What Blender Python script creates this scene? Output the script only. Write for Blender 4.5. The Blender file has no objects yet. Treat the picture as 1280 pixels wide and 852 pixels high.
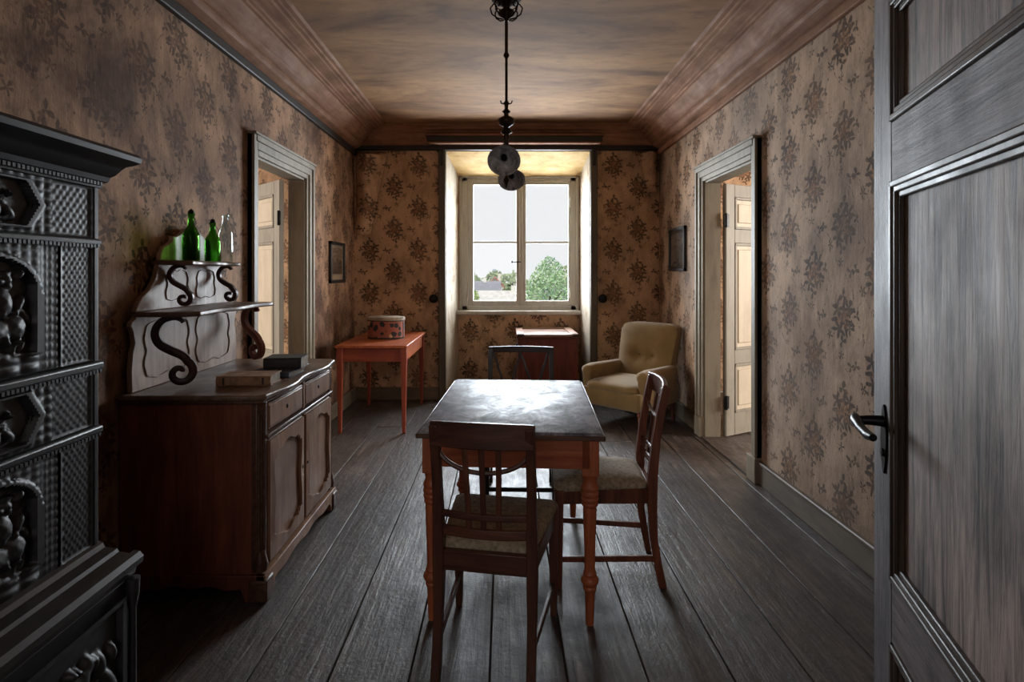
import bpy, bmesh, math, random
from mathutils import Vector
random.seed(7)
PI = math.pi
SC = bpy.context.scene
COL = SC.collection

# ------------------------------------------------------------------ camera, world, light, exposure
CAM_H = 1.41
cd = bpy.data.cameras.new('camera'); cam = bpy.data.objects.new('camera', cd); COL.objects.link(cam)
cam.location = (0, 0, CAM_H); cam.rotation_euler = (PI/2, 0, 0)
cd.lens = 700/1280*36; cd.sensor_width = 36; cd.shift_x = 10/1280; cd.shift_y = -86/1280
cd.clip_start = 0.02; cd.clip_end = 500
SC.camera = cam
vs = SC.view_settings
vs.view_transform = 'Standard'; vs.look = 'None'; vs.gamma = 1.0; vs.exposure = 0.0; vs.use_curve_mapping = False

wd = bpy.data.worlds.new('overcast_sky'); SC.world = wd; wd.use_nodes = True
bg = wd.node_tree.nodes['Background']; bg.inputs[0].default_value = (0.83, 0.83, 0.845, 1); bg.inputs[1].default_value = 1.12

def area(name, loc, target, sx, sy, power, col):
    l = bpy.data.lights.new(name, 'AREA'); l.shape = 'RECTANGLE'; l.size = sx; l.size_y = sy
    l.energy = power; l.color = col
    o = bpy.data.objects.new(name, l); COL.objects.link(o); o.location = loc
    o.rotation_euler = (Vector(target)-Vector(loc)).to_track_quat('-Z', 'Y').to_euler()
    return o
# daylight entering: the window of the room, the windows of the two neighbouring rooms; plus an added fill lamp in the hall behind the viewer
area('daylight_window', (0.19, 7.20, 1.80), (0.10, 0.0, 1.20), 1.45, 1.65, 315, (0.85, 0.925, 1.0))
area('daylight_right_room', (6.3, 3.55, 1.85), (0.0, 4.75, 0.7), 1.7, 1.8, 320, (1.0, 0.94, 0.86))
area('daylight_left_room', (-6.3, 3.45, 1.85), (0.0, 4.65, 0.7), 1.7, 1.8, 230, (1.0, 0.94, 0.86))
area('hall_fill', (-0.35, -2.2, 1.9), (0.0, 3.0, 1.0), 1.8, 1.6, 24, (1.0, 0.96, 0.95))  # unseen fill lamp, added to brighten faces turned to the viewer
sd = bpy.data.lights.new('sun', 'SUN'); sd.energy = 2.6; sd.angle = math.radians(12); sd.color = (1, .97, .92)
so_ = bpy.data.objects.new('sun', sd); COL.objects.link(so_); so_.rotation_euler = (math.radians(42), 0, math.radians(-18))

# ------------------------------------------------------------------ helpers
def lin(c):
    return tuple((x/255/12.92) if x/255 <= 0.04045 else ((x/255+0.055)/1.055)**2.4 for x in c) + (1,)

class MB:
    def __init__(s): s.v = []; s.f = []
    def add(s, vs_, fs):
        n = len(s.v); s.v += [tuple(p) for p in vs_]; s.f += [tuple(i+n for i in f) for f in fs]; return s
    def box(s, x0, x1, y0, y1, z0, z1):
        return s.add([(x0,y0,z0),(x1,y0,z0),(x1,y1,z0),(x0,y1,z0),(x0,y0,z1),(x1,y0,z1),(x1,y1,z1),(x0,y1,z1)],
                     [(0,3,2,1),(4,5,6,7),(0,1,5,4),(1,2,6,5),(2,3,7,6),(3,0,4,7)])
    def hexa(s, bot, top):
        return s.add(list(bot)+list(top), [(0,3,2,1),(4,5,6,7),(0,1,5,4),(1,2,6,5),(2,3,7,6),(3,0,4,7)])
    def prism(s, pts, plane, a, b):
        def P(p, t):
            if plane == 'xz': return (p[0], t, p[1])
            if plane == 'yz': return (t, p[0], p[1])
            return (p[0], p[1], t)
        n = len(pts)
        return s.add([P(p, a) for p in pts]+[P(p, b) for p in pts],
                     [tuple(range(n)), tuple(range(2*n-1, n-1, -1))]+[(i, (i+1) % n, n+(i+1) % n, n+i) for i in range(n)])
    def lathe(s, prof, c=(0,0,0), seg=16, axis='z', ex=1, ey=1):
        vs_, fs = [], []
        for r, h in prof:
            for k in range(seg):
                a = 2*PI*k/seg; x, y = r*math.cos(a)*ex, r*math.sin(a)*ey
                p = {'z': (x,y,h), 'y': (x,h,y), 'x': (h,x,y)}[axis]
                vs_.append((p[0]+c[0], p[1]+c[1], p[2]+c[2]))
        m = len(prof)
        for i in range(m-1):
            for k in range(seg):
                fs.append((i*seg+k, i*seg+(k+1) % seg, (i+1)*seg+(k+1) % seg, (i+1)*seg+k))
        fs.append(tuple(range(seg-1, -1, -1))); fs.append(tuple(range((m-1)*seg, m*seg)))
        return s.add(vs_, fs)
    def loft(s, rings, caps=True, closed=True):
        n = len(rings[0]); vs_ = [p for r in rings for p in r]; fs = []
        for i in range(len(rings)-1):
            for k in range(n if closed else n-1):
                fs.append((i*n+k, i*n+(k+1) % n, (i+1)*n+(k+1) % n, (i+1)*n+k))
        if caps: fs += [tuple(range(n-1, -1, -1)), tuple(range((len(rings)-1)*n, len(rings)*n))]
        return s.add(vs_, fs)
    def tube(s, path, r, seg=8, flat=None):
        path = [Vector(p) for p in path]; rings = []
        up = Vector((0,0,1)); prev = None
        for i, p in enumerate(path):
            t = (path[min(i+1, len(path)-1)]-path[max(i-1, 0)]).normalized()
            if prev is None:
                ref = up if abs(t.dot(up)) < 0.95 else Vector((1,0,0))
                n = (ref-t*ref.dot(t)).normalized()
            else:
                n = (prev-t*prev.dot(t)).normalized()
            prev = n; b = t.cross(n); rr = r[i] if isinstance(r, (list, tuple)) else r
            rings.append([tuple(p+n*math.cos(2*PI*k/seg)*rr+b*math.sin(2*PI*k/seg)*rr) for k in range(seg)])
        return s.loft(rings)
    def ribbon(s, path, w, d):
        """flat strip: path of points, each with vector w (half width) and d (half thickness)"""
        rings = []
        for p, ww, dd in zip(path, w, d):
            p, ww, dd = Vector(p), Vector(ww), Vector(dd)
            rings.append([tuple(p-ww-dd), tuple(p+ww-dd), tuple(p+ww+dd), tuple(p-ww+dd)])
        return s.loft(rings)
    def grid(s, fn, nu, nv):
        vs_ = [fn(i/nu, j/nv) for j in range(nv+1) for i in range(nu+1)]
        return s.add(vs_, [(j*(nu+1)+i, j*(nu+1)+i+1, (j+1)*(nu+1)+i+1, (j+1)*(nu+1)+i) for j in range(nv) for i in range(nu)])
    def build(s, name, mat, parent=None, bevel=0, seg=2, smooth=35, subs=0, loc=None, rot=None, solid=0):
        me = bpy.data.meshes.new(name); me.from_pydata(s.v, [], s.f)
        bm = bmesh.new(); bm.from_mesh(me); bmesh.ops.recalc_face_normals(bm, faces=bm.faces); bm.to_mesh(me); bm.free()
        if smooth:
            me.polygons.foreach_set('use_smooth', [True]*len(me.polygons)); me.set_sharp_from_angle(angle=math.radians(smooth))
        me.materials.append(mat)
        o = bpy.data.objects.new(name, me); COL.objects.link(o)
        if parent: o.parent = parent
        if loc: o.location = loc
        if rot: o.rotation_euler = rot
        if solid:
            m = o.modifiers.new('thick', 'SOLIDIFY'); m.thickness = solid; m.offset = 0
        if bevel:
            m = o.modifiers.new('bevel', 'BEVEL'); m.width = bevel; m.segments = seg; m.limit_method = 'ANGLE'; m.angle_limit = math.radians(40)
        if subs:
            m = o.modifiers.new('subdivision', 'SUBSURF'); m.levels = subs; m.render_levels = subs
        return o
def box(*a): return MB().box(*a)
def tag(o, label, cat, group=None):
    o['label'] = label; o['category'] = cat
    if group: o['group'] = group
    return o
def thing(name, label, cat, loc=(0,0,0), rz=0, group=None):
    o = bpy.data.objects.new(name, None); COL.objects.link(o); o.location = loc; o.rotation_euler = (0,0,rz); o.empty_display_size = .1
    return tag(o, label, cat, group)
def struct(o): o['kind'] = 'structure'; return o
def sempty(name, loc=(0,0,0), rz=0):
    o = bpy.data.objects.new(name, None); COL.objects.link(o); o.location = loc; o.rotation_euler = (0,0,rz); o['kind'] = 'structure'; o.empty_display_size = .1
    return o

# ------------------------------------------------------------------ materials
class NT:
    def __init__(s, name):
        s.m = bpy.data.materials.new(name); s.m.use_nodes = True; s.t = s.m.node_tree; s.n = s.t.nodes
        s.b = s.n['Principled BSDF']
    def new(s, t, **kw):
        n = s.n.new(t)
        for k, v in kw.items(): setattr(n, k, v)
        return n
    def put(s, sock, v):
        if v is None: return
        if hasattr(v, 'is_output'): s.t.links.new(v, sock)
        else: sock.default_value = v
    def M(s, op, a, b=None, c=None, clamp=False):
        n = s.new('ShaderNodeMath', operation=op); n.use_clamp = clamp
        for i, x in enumerate((a, b, c)):
            if x is not None: s.put(n.inputs[i], x)
        return n.outputs[0]
    def noise(s, vec, scale, detail=4, rough=0.55, dist=0):
        n = s.new('ShaderNodeTexNoise'); s.put(n.inputs['Vector'], vec)
        n.inputs['Scale'].default_value = scale; n.inputs['Detail'].default_value = detail
        n.inputs['Roughness'].default_value = rough; n.inputs['Distortion'].default_value = dist
        return n.outputs[0]
    def vor(s, vec, scale, feat='F1'):
        n = s.new('ShaderNodeTexVoronoi', feature=feat); s.put(n.inputs['Vector'], vec); n.inputs['Scale'].default_value = scale
        return n
    def ramp(s, fac, stops, interp='LINEAR'):
        n = s.new('ShaderNodeValToRGB'); s.put(n.inputs[0], fac); e = n.color_ramp.elements; n.color_ramp.interpolation = interp
        while len(e) < len(stops): e.new(0.5)
        for i, (p, c) in enumerate(stops):
            e[i].position = p; e[i].color = c if len(c) == 4 else tuple(c)+(1,)
        return n.outputs[0]
    def mix(s, fac, a, b, mode='MIX'):
        n = s.new('ShaderNodeMix', data_type='RGBA', blend_type=mode)
        s.put(n.inputs[0], fac); s.put(n.inputs[6], a); s.put(n.inputs[7], b); return n.outputs[2]
    def mapr(s, v, a, b, c=0, d=1):
        n = s.new('ShaderNodeMapRange'); s.put(n.inputs[0], v)
        for i, x in enumerate((a, b, c, d)): n.inputs[i+1].default_value = x
        return n.outputs[0]
    def coord(s, scale=(1,1,1), rnd=0):
        tc = s.new('ShaderNodeTexCoord'); v = tc.outputs['Object']
        if rnd:
            oi = s.new('ShaderNodeObjectInfo'); k = s.new('ShaderNodeVectorMath', operation='SCALE')
            k.inputs[0].default_value = (rnd, rnd*1.7, rnd*.6); s.t.links.new(oi.outputs['Random'], k.inputs['Scale'])
            a = s.new('ShaderNodeVectorMath', operation='ADD'); s.t.links.new(v, a.inputs[0]); s.t.links.new(k.outputs[0], a.inputs[1]); v = a.outputs[0]
        m = s.new('ShaderNodeMapping'); s.t.links.new(v, m.inputs[0]); m.inputs['Scale'].default_value = scale
        return m.outputs[0]
    def bump(s, h, strength, dist=0.01):
        n = s.new('ShaderNodeBump'); s.put(n.inputs['Height'], h); n.inputs['Strength'].default_value = strength; n.inputs['Distance'].default_value = dist
        s.t.links.new(n.outputs[0], s.b.inputs['Normal'])
    def out(s, col=None, rough=None, metal=None, spec=None):
        if col is not None: s.put(s.b.inputs['Base Color'], col)
        if rough is not None: s.put(s.b.inputs['Roughness'], rough)
        if metal is not None: s.put(s.b.inputs['Metallic'], metal)
        if spec is not None: s.put(s.b.inputs['Specular IOR Level'], spec)
        return s.m
    def rand(s):
        return s.new('ShaderNodeObjectInfo').outputs['Random']

def wood(name, dark, light, axis='z', rough=.5, wear=.35, grain=14, bump=.25, rnd=9, spec=.4, var=.25):
    t = NT(name); k = [grain]*3; k['xyz'.index(axis)] = 1.0
    v = t.coord(tuple(k), rnd)
    g = t.noise(v, 2.2, 7, .62, .9)
    c = t.ramp(g, [(.28, lin(dark)), (.55, tuple((a+b)/2 for a, b in zip(lin(dark), lin(light)))), (.74, lin(light))])
    w = t.noise(t.coord((1,1,1), rnd), 5, 5, .6)
    c = t.mix(t.mapr(w, .35, .75, 0, wear), c, lin([x*.45 for x in dark]))
    r = t.rand(); c = t.mix(1.0, c, t.ramp(r, [(0, (1-var,)*3), (1, (1.0+var*.3,)*3)]), 'MULTIPLY')
    t.bump(g, bump, .004)
    return t.out(c, t.mapr(w, .3, .7, rough-.1, rough+.15), spec=spec)

def paint(name, col, dirt=(70,58,45), amount=.5, rough=.55, axis='z'):
    t = NT(name); k = [7]*3; k['xyz'.index(axis)] = 1.2
    a = t.noise(t.coord(tuple(k), 5), 2, 6, .65, .4); b = t.noise(t.coord((1,1,1), 5), 3.2, 5, .6)
    c = t.mix(t.mapr(a, .45, .75, 0, amount), lin(col), lin(dirt))
    c = t.mix(t.mapr(b, .5, .8, 0, amount*.8), c, lin(dirt))
    t.bump(a, .15, .003)
    return t.out(c, rough)

def plain(name, col, rough=.5, metal=0, var=.15, scale=20, bump=.1):
    t = NT(name); n = t.noise(t.coord((1,1,1), 3), scale, 4)
    c = t.mix(t.mapr(n, .3, .75, 0, 1), lin(col), lin([x*(1-var*2) for x in col]))
    t.bump(n, bump, .003)
    return t.out(c, rough, metal)

def wallpaper(name, ui, base=(222,184,146), stain=(92,66,48), amount=.6, lo=.42, hi=.72, grey=.15):
    """printed paper: bouquets in half-drop columns joined by thin stems, with damp stains"""
    t = NT(name); P = t.coord()
    sp = t.new('ShaderNodeSeparateXYZ'); t.t.links.new(P, sp.inputs[0]); u, v = sp.outputs[ui], sp.outputs[2]
    nz = t.noise(P, 9, 2)
    a = t.M('ADD', t.M('DIVIDE', u, .27), t.M('MULTIPLY', t.M('SUBTRACT', nz, .5), .16))
    colm = t.M('FLOOR', a); fu = t.M('SUBTRACT', t.M('FRACT', a), .5)
    vv = t.M('ADD', t.M('DIVIDE', v, .47), t.M('MULTIPLY', colm, .5))
    fv = t.M('SUBTRACT', t.M('FRACT', vv), .5)
    n2 = t.noise(P, 55, 3, .65)
    x, y = t.M('MULTIPLY', fu, .27), t.M('MULTIPLY', fv, .47)
    x2 = t.M('MULTIPLY', t.M('SUBTRACT', t.M('FRACT', t.M('ADD', a, .5)), .5), .27)
    y2 = t.M('MULTIPLY', t.M('SUBTRACT', t.M('FRACT', t.M('ADD', vv, .5)), .5), .47)
    def rosette(X, Y, cx, cy, rad, k, ph, pw=1.4):
        dx, dy = t.M('SUBTRACT', X, cx), t.M('SUBTRACT', Y, cy)
        r = t.M('SQRT', t.M('ADD', t.M('MULTIPLY', dx, dx), t.M('MULTIPLY', dy, dy)))
        pet = t.M('POWER', t.M('ABSOLUTE', t.M('COSINE', t.M('MULTIPLY_ADD', t.M('ARCTAN2', dy, dx), k, ph))), pw)
        return t.M('SUBTRACT', t.M('MULTIPLY', pet, rad), r)
    def many(lst):
        o = None
        for q in lst:
            m_ = rosette(*q); o = m_ if o is None else t.M('MAXIMUM', o, m_)
        return o
    dark = many([(x, y, .0, .0, .105, 3.5, .4, 1.8), (x, y, -.045, .055, .055, 2.5, .9), (x, y, .050, .045, .055, 2.5, 2.0), (x, y, .040, -.055, .060, 2.5, .2), (x, y, -.050, -.045, .050, 2.5, 1.4), (x, y, .0, .115, .045, 1.5, .6),
                 (x, y, .01, -.115, .04, 1.5, 1.7), (x2, y, .03, .02, .030, 1.5, .4), (x2, y, -.02, -.09, .034, 2.5, .4), (x2, y2, .035, .01, .034, 1.5, 1.2), (x, y2, -.06, .0, .034, 1.5, 2.2), (x, y2, .02, .05, .03, 2.5, 2.2)])
    stem = t.M('SUBTRACT', .004, t.M('ABSOLUTE', t.M('SUBTRACT', x, t.M('MULTIPLY', t.M('SINE', t.M('MULTIPLY', vv, 6.2832)), .085))))
    stem2 = t.M('SUBTRACT', .003, t.M('ABSOLUTE', t.M('SUBTRACT', x2, t.M('MULTIPLY', t.M('SINE', t.M('MULTIPLY_ADD', vv, 12.566, 1.0)), .035))))
    dark = t.M('MAXIMUM', dark, t.M('MAXIMUM', stem, stem2))
    dark = t.M('ADD', dark, t.M('MULTIPLY', t.M('SUBTRACT', n2, .52), .045))
    mask = t.mapr(dark, .0, .006, 0, 1)
    flower = t.M('ADD', many([(x, y, -.012, .018, .042, 2.5, .0, .6), (x, y, .03, -.012, .032, 2.5, 1.0, .6), (x, y, -.022, -.032, .028, 2.5, .5, .6)]), t.M('MULTIPLY', t.M('SUBTRACT', n2, .5), .03))
    vo = t.vor(P, 34); sepc = t.new('ShaderNodeSeparateColor'); t.t.links.new(vo.outputs['Color'], sepc.inputs[0])
    lc = t.ramp(sepc.outputs[0], [(0, lin((56,46,40))), (.45, lin((84,68,54))), (.66, lin((112,88,62))), (.8, lin((64,56,50)))], 'CONSTANT')
    fade = t.mapr(t.noise(P, 2.5, 3), .3, .7, .95, .62)
    soft = t.M('SUBTRACT', 1.0, t.M('DIVIDE', t.M('SQRT', t.M('ADD', t.M('MULTIPLY', x, x), t.M('MULTIPLY', t.M('MULTIPLY', y, y), .7))), .13))
    c0 = t.mix(t.mapr(soft, 0, .6, 0, .4), lin(base), lin((164,124,94)))
    c = t.mix(t.M('MULTIPLY', mask, fade), c0, lc)
    c = t.mix(t.mapr(flower, .0, .006, 0, .75), c, t.mix(t.mapr(n2, .45, .6), lin((186,138,102)), lin((128,92,66))))
    # damp, rust and soot marks
    s1 = t.noise(P, 1.1, 7, .62, .5); s2 = t.noise(t.coord((3.2,3.2,.7)), 1.6, 6, .65, .3); s3 = t.noise(t.coord((1,1,.6)), 8, 7, .72)
    c = t.mix(t.mapr(s1, lo, hi, 0, amount), c, lin(stain))
    c = t.mix(t.mapr(s2, .5, .8, 0, amount*.8), c, lin(stain))
    c = t.mix(t.mapr(s3, .46, .72, 0, amount*.75), c, lin([x*.6 for x in stain]))
    c = t.mix(t.mapr(t.noise(P, .8, 4), .45, .7, 0, grey), c, lin((150,140,132)))
    t.bump(t.M('ADD', t.noise(t.coord((1,1,.25)), 24, 5, .65), t.M('MULTIPLY', n2, .3)), .55, .007)
    return t.out(c, .8, spec=.25)

WP_X = wallpaper('wallpaper_back', 0)
WP_L = wallpaper('wallpaper_left', 1, base=(206,164,130), stain=(82,54,40), amount=.95, lo=.36, hi=.66)
WP_R = wallpaper('wallpaper_right', 1, base=(200,170,144), stain=(84,64,52), amount=.72, lo=.4, hi=.72, grey=.4)
def ceiling_mat():
    t = NT('smoke_stained_plaster'); a = t.noise(t.coord((.6,1.6,1)), 1.3, 7, .62, .6); b = t.noise(t.coord((1,2.5,1)), 6, 6, .65)
    c = t.ramp(a, [(.3, lin((88,62,46))), (.5, lin((150,112,78))), (.72, lin((190,148,102)))])
    c = t.mix(t.mapr(b, .5, .75, 0, .5), c, lin((88,64,48))); t.bump(b, .2, .004)
    return t.out(c, .85)
M_CEIL = ceiling_mat()
M_CORN = wood('cornice_brown_paint', (136,96,72), (198,150,118), 'y', .7, .4, 9, .12, 0, .2)
M_CORNX = wood('cornice_brown_paint_back', (136,96,72), (190,142,112), 'x', .7, .4, 9, .12, 0, .2)
M_STRIP = paint('dark_picture_rail', (46,38,34), (24,20,18), .5)
M_CASE = paint('grey_beige_paint', (142,134,118), (86,74,60), .55)
M_CASED = paint('greenish_grey_post', (98,90,74), (52,46,38), .6)
M_BASE = paint('baseboard_paint', (112,100,86), (50,44,38), .6, .5, 'y')
M_BASEX = paint('baseboard_paint_back', (120,104,84), (56,48,38), .6, .5, 'x')
M_WIN = paint('window_frame_paint', (186,182,172), (128,114,94), .4)
M_DOORP = paint('cream_door_paint', (206,194,172), (130,114,92), .3)
M_DOORF = paint('door_frame_paint', (150,145,132), (92,82,70), .45)
M_PEEL = None
def peel_mat():
    t = NT('peeling_white_paint'); P = t.coord((1,1,.6)); a = t.noise(P, 4, 6, .7, .5); b = t.noise(t.coord((1,1,.4)), 16, 5, .7)
    c = t.ramp(a, [(.38, lin((190,180,164))), (.56, lin((176,160,138))), (.66, lin((140,110,84)))])
    c = t.mix(t.mapr(b, .58, .66, 0, .8), c, lin((128,86,58)))
    v = t.noise(t.coord((2,2,1)), 2.3, 5, .6); c = t.mix(t.mapr(v, .66, .69, 0, .9), c, lin((176,84,46)))
    t.bump(b, .4, .006); return t.out(c, .75)
M_PEEL = peel_mat()
def soffit_mat():
    t = NT('ochre_soffit'); a = t.noise(t.coord((1,2,1)), 5, 6, .7, .3)
    c = t.ramp(a, [(.35, lin((224,196,144))), (.55, lin((208,172,112))), (.72, lin((160,120,74)))]); t.bump(a, .3, .006)
    return t.out(c, .8)
M_SOFF = soffit_mat()
def floor_mat():
    t = NT('worn_grey_floorboards'); g = t.noise(t.coord((16,1.1,1), 11), 2.4, 8, .66, .8); w = t.noise(t.coord((1.4,.7,1), 0), 2.4, 6, .65); s = t.noise(t.coord((1,1,1), 4), 38, 4, .7)
    c = t.ramp(g, [(.3, lin((50,44,42))), (.52, lin((86,77,72))), (.72, lin((126,114,106)))])
    c = t.mix(t.mapr(w, .42, .66, 0, .8), c, lin((52,44,40)))
    w3 = t.noise(t.coord((1.2,.8,1), 2), 9, 6, .7); c = t.mix(t.mapr(w3, .5, .68, 0, .6), c, lin((44,38,36)))
    c = t.mix(t.mapr(s, .6, .72, 0, .55), c, lin((128,116,106)))
    r = t.rand(); c = t.mix(1.0, c, t.ramp(r, [(0, (.72,.70,.69)), (1, (1.05,1.03,1.02))]), 'MULTIPLY')
    t.bump(t.M('ADD', t.M('ADD', g, t.M('MULTIPLY', s, .6)), w3), .6, .006)
    return t.out(c, t.mapr(t.M('ADD', w, t.M('MULTIPLY', w3, .8)), .6, 1.15, .30, .62), spec=.5)
M_FLOOR = floor_mat()
M_GAP = plain('floor_void', (14,12,11), .9)
M_RED = wood('reddish_pine', (146,70,42), (208,120,76), 'z', .42, .3, 12)
M_REDX = wood('reddish_pine_across', (146,70,42), (208,120,76), 'x', .42, .3, 12)
M_SIDE = wood('side_table_red', (124,52,36), (174,84,56), 'z', .42, .3, 12)
M_SIDEX = wood('side_table_red_across', (124,52,36), (174,84,56), 'x', .42, .3, 12)
M_REDY = wood('reddish_pine_along', (140,66,34), (196,108,62), 'y', .42, .25, 12)
def tabletop_mat():
    t = NT('worn_tabletop_with_sheen'); a = t.noise(t.coord((1.5,1,1)), 7, 7, .7, .7); b = t.noise(t.coord((1,2,1)), 24, 5, .7)
    c = t.ramp(a, [(.34, lin((58,56,62))), (.5, lin((122,122,136))), (.64, lin((178,180,196)))])  # pale blue tones put the window's reflection into the colour
    c = t.mix(t.mapr(b, .54, .68, 0, .7), c, lin((46,40,40))); t.bump(b, .3, .003)
    return t.out(c, t.mapr(a, .35, .65, .62, .42), spec=.35)
M_TOP = tabletop_mat()
M_TOPE = wood('dark_table_edge', (74,50,40), (130,94,74), 'x', .4, .2, 12)
M_DARK = wood('dark_mahogany', (62,36,28), (118,72,54), 'z', .38, .25, 13)
M_DARKX = wood('dark_mahogany_across', (62,36,28), (118,72,56), 'x', .38, .25, 13)
M_MAHO = wood('warm_mahogany', (78,40,28), (142,82,58), 'z', .38, .25, 13)
M_BLK = wood('black_brown_wood', (28,22,20), (62,48,42), 'z', .4, .25, 13)
M_BLKX = wood('black_brown_wood_across', (28,22,20), (62,48,42), 'x', .4, .25, 13)
M_CAB = wood('cabinet_side_oak', (98,48,36), (154,88,64), 'z', .5, .35, 12)
M_CABF = wood('cabinet_front_burl', (108,74,54), (172,128,96), 'z', .45, .35, 7, .2)
M_CABT = wood('cabinet_top_wood', (96,72,58), (156,126,104), 'y', .36, .35, 10, .12, spec=.6)
M_CABB = wood('pale_backboard', (140,112,96), (204,176,154), 'z', .45, .45, 9, .4)
M_CABM = wood('cabinet_moulding', (60,38,30), (112,78,60), 'y', .35, .2, 10)
M_SCROLL = wood('scroll_dark', (46,30,26), (92,62,50), 'z', .35, .2, 10)
M_SCROLL_LIT = wood('scroll_red_lit', (84,38,28), (134,66,46), 'z', .35, .2, 10)  # same wood as the dark scrolls, with light on the far bracket painted in
M_CHEST = wood('red_brown_chest', (90,38,28), (134,68,48), 'z', .4, .2, 12)
M_CHESTT = wood('pale_chest_top', (150,116,100), (196,164,146), 'x', .35, .25, 8)  # paler than the chest body
def fdoor_mat(name, ax, dark, light, rough):
    t = NT(name); k = [18]*3; k['xyz'.index(ax)] = 1.2
    g = t.noise(t.coord(tuple(k), 6), 2.6, 8, .7, .5); b = t.noise(t.coord((1.5,1.5,.8), 3), 3, 6, .65)
    c = t.ramp(g, [(.34, lin(dark)), (.56, lin(light))]); c = t.mix(t.mapr(b, .42, .68, 0, .7), c, lin([x*.6 for x in dark]))
    t.bump(g, .6, .005); return t.out(c, t.mapr(b, .3, .7, rough, rough+.2), spec=.5)
M_FD = fdoor_mat('grey_stile_paint', 'z', (92,86,90), (136,128,132), .42)
M_FDX = fdoor_mat('grey_rail_paint', 'x', (76,66,66), (124,112,112), .5)
M_FDP = fdoor_mat('weathered_door_panel', 'z', (44,34,32), (176,156,146), .5)
M_FDM = wood('door_moulding_brown', (52,44,40), (108,92,80), 'z', .4, .2, 12)
M_STOVE = plain('black_glazed_tile', (36,37,40), .42, 0, .2, 30, .15)
M_STOVEL = plain('greasy_black_relief', (46,45,47), .5, 0, .25, 40, .2)
M_STOVEC = plain('stove_ledge_glaze', (58,52,48), .34, 0, .25, 12, .15)
M_IRON = plain('black_iron', (22,22,24), .35, .6, .2)
M_BRASS = plain('tarnished_brass', (62,50,40), .4, .7, .25)
def enamel():
    t = NT('smoky_reflector'); n = t.noise(t.coord(), 14, 5, .65, 1.0)
    c = t.ramp(n, [(.35, lin((104,102,102))), (.52, lin((170,168,168))), (.68, lin((222,222,224)))]); return t.out(c, .4, .0)
M_REFL = enamel()
M_FAB = plain('grey_beige_upholstery', (178,160,134), .9, 0, .2, 60, .3)
def armfab():
    t = NT('mustard_upholstery'); w = t.noise(t.coord((60,60,6)), 3, 3); b = t.noise(t.coord(), 4, 5, .6)
    c = t.mix(t.mapr(b, .4, .7, 0, .5), lin((136,110,70)), lin((94,75,46))); c = t.mix(t.mapr(w, .5, .7, 0, .25), c, lin((104,84,54)))
    t.bump(w, .3, .003); m = t.out(c, .92, spec=.2)
    t.b.inputs['Sheen Weight'].default_value = .3; return m
M_ARM = armfab()
M_PIP = plain('armchair_seam', (120,98,62), .9)
def glassy(name, col, alpha_tint, rough=.04):
    m = bpy.data.materials.new(name); m.use_nodes = True; t = m.node_tree; n = t.nodes; n.remove(n['Principled BSDF'])
    tr = n.new('ShaderNodeBsdfTransparent'); tr.inputs[0].default_value = alpha_tint
    gl = n.new('ShaderNodeBsdfGlossy'); gl.inputs['Roughness'].default_value = rough; gl.inputs[0].default_value = col
    fr = n.new('ShaderNodeLayerWeight'); fr.inputs[0].default_value = .35
    mx = n.new('ShaderNodeMixShader'); ma = n.new('ShaderNodeMath'); ma.operation = 'MULTIPLY_ADD'
    t.links.new(fr.outputs['Fresnel'], ma.inputs[0]); ma.inputs[1].default_value = .3; ma.inputs[2].default_value = .0
    t.links.new(ma.outputs[0], mx.inputs[0]); t.links.new(tr.outputs[0], mx.inputs[1]); t.links.new(gl.outputs[0], mx.inputs[2])
    t.links.new(mx.outputs[0], n['Material Output'].inputs[0]); return m
M_PANE = glassy('window_glass', (1,1,1,1), (.97,.98,.98,1))
M_CLEAR = glassy('clear_bottle_glass', (.9,.95,.95,1), (.93,.95,.94,1))
M_GREEN = glassy('green_bottle_glass', (.8,1,.7,1), (.40,.64,.28,1), .06)
M_WHITE = plain('porcelain_white', (200,196,188), .3)
M_PAPER = plain('page_edges', (150,132,108), .85, 0, .2, 50)

# ------------------------------------------------------------------ structure of the room
XL, XR, YB, YF, ZC = -1.655, 1.717, 6.2, 0.43, 3.02
TH = .13
LD = (3.73, 4.65); RD = (3.85, 4.79); DT = 2.185      # side door openings

fl = struct(box(-1.9, 1.9, .3, 6.75, -.08, -.03).build('floor', M_GAP))
seams = [-1.66, -1.45, -1.17, -.89, -.61, -.33, -.05, .22, .50, .80, 1.07, 1.35, 1.63, 1.72]
for i in range(len(seams)-1):
    cuts = [.3] + sorted(random.uniform(4.6, 5.4) for _ in range(1 if i in (2, 9) else 0)) + [6.72]
    for a, b in zip(cuts[:-1], cuts[1:]):
        zt = random.uniform(-.004, 0)
        x0, x1 = seams[i]+.0018, seams[i+1]-.0018
        w = x1-x0
        box(-w/2, w/2, -(b-a)/2+.002, (b-a)/2-.002, -.03, 0).build('plank', M_FLOOR, fl, .003, 1, loc=((x0+x1)/2, (a+b)/2, zt))

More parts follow.
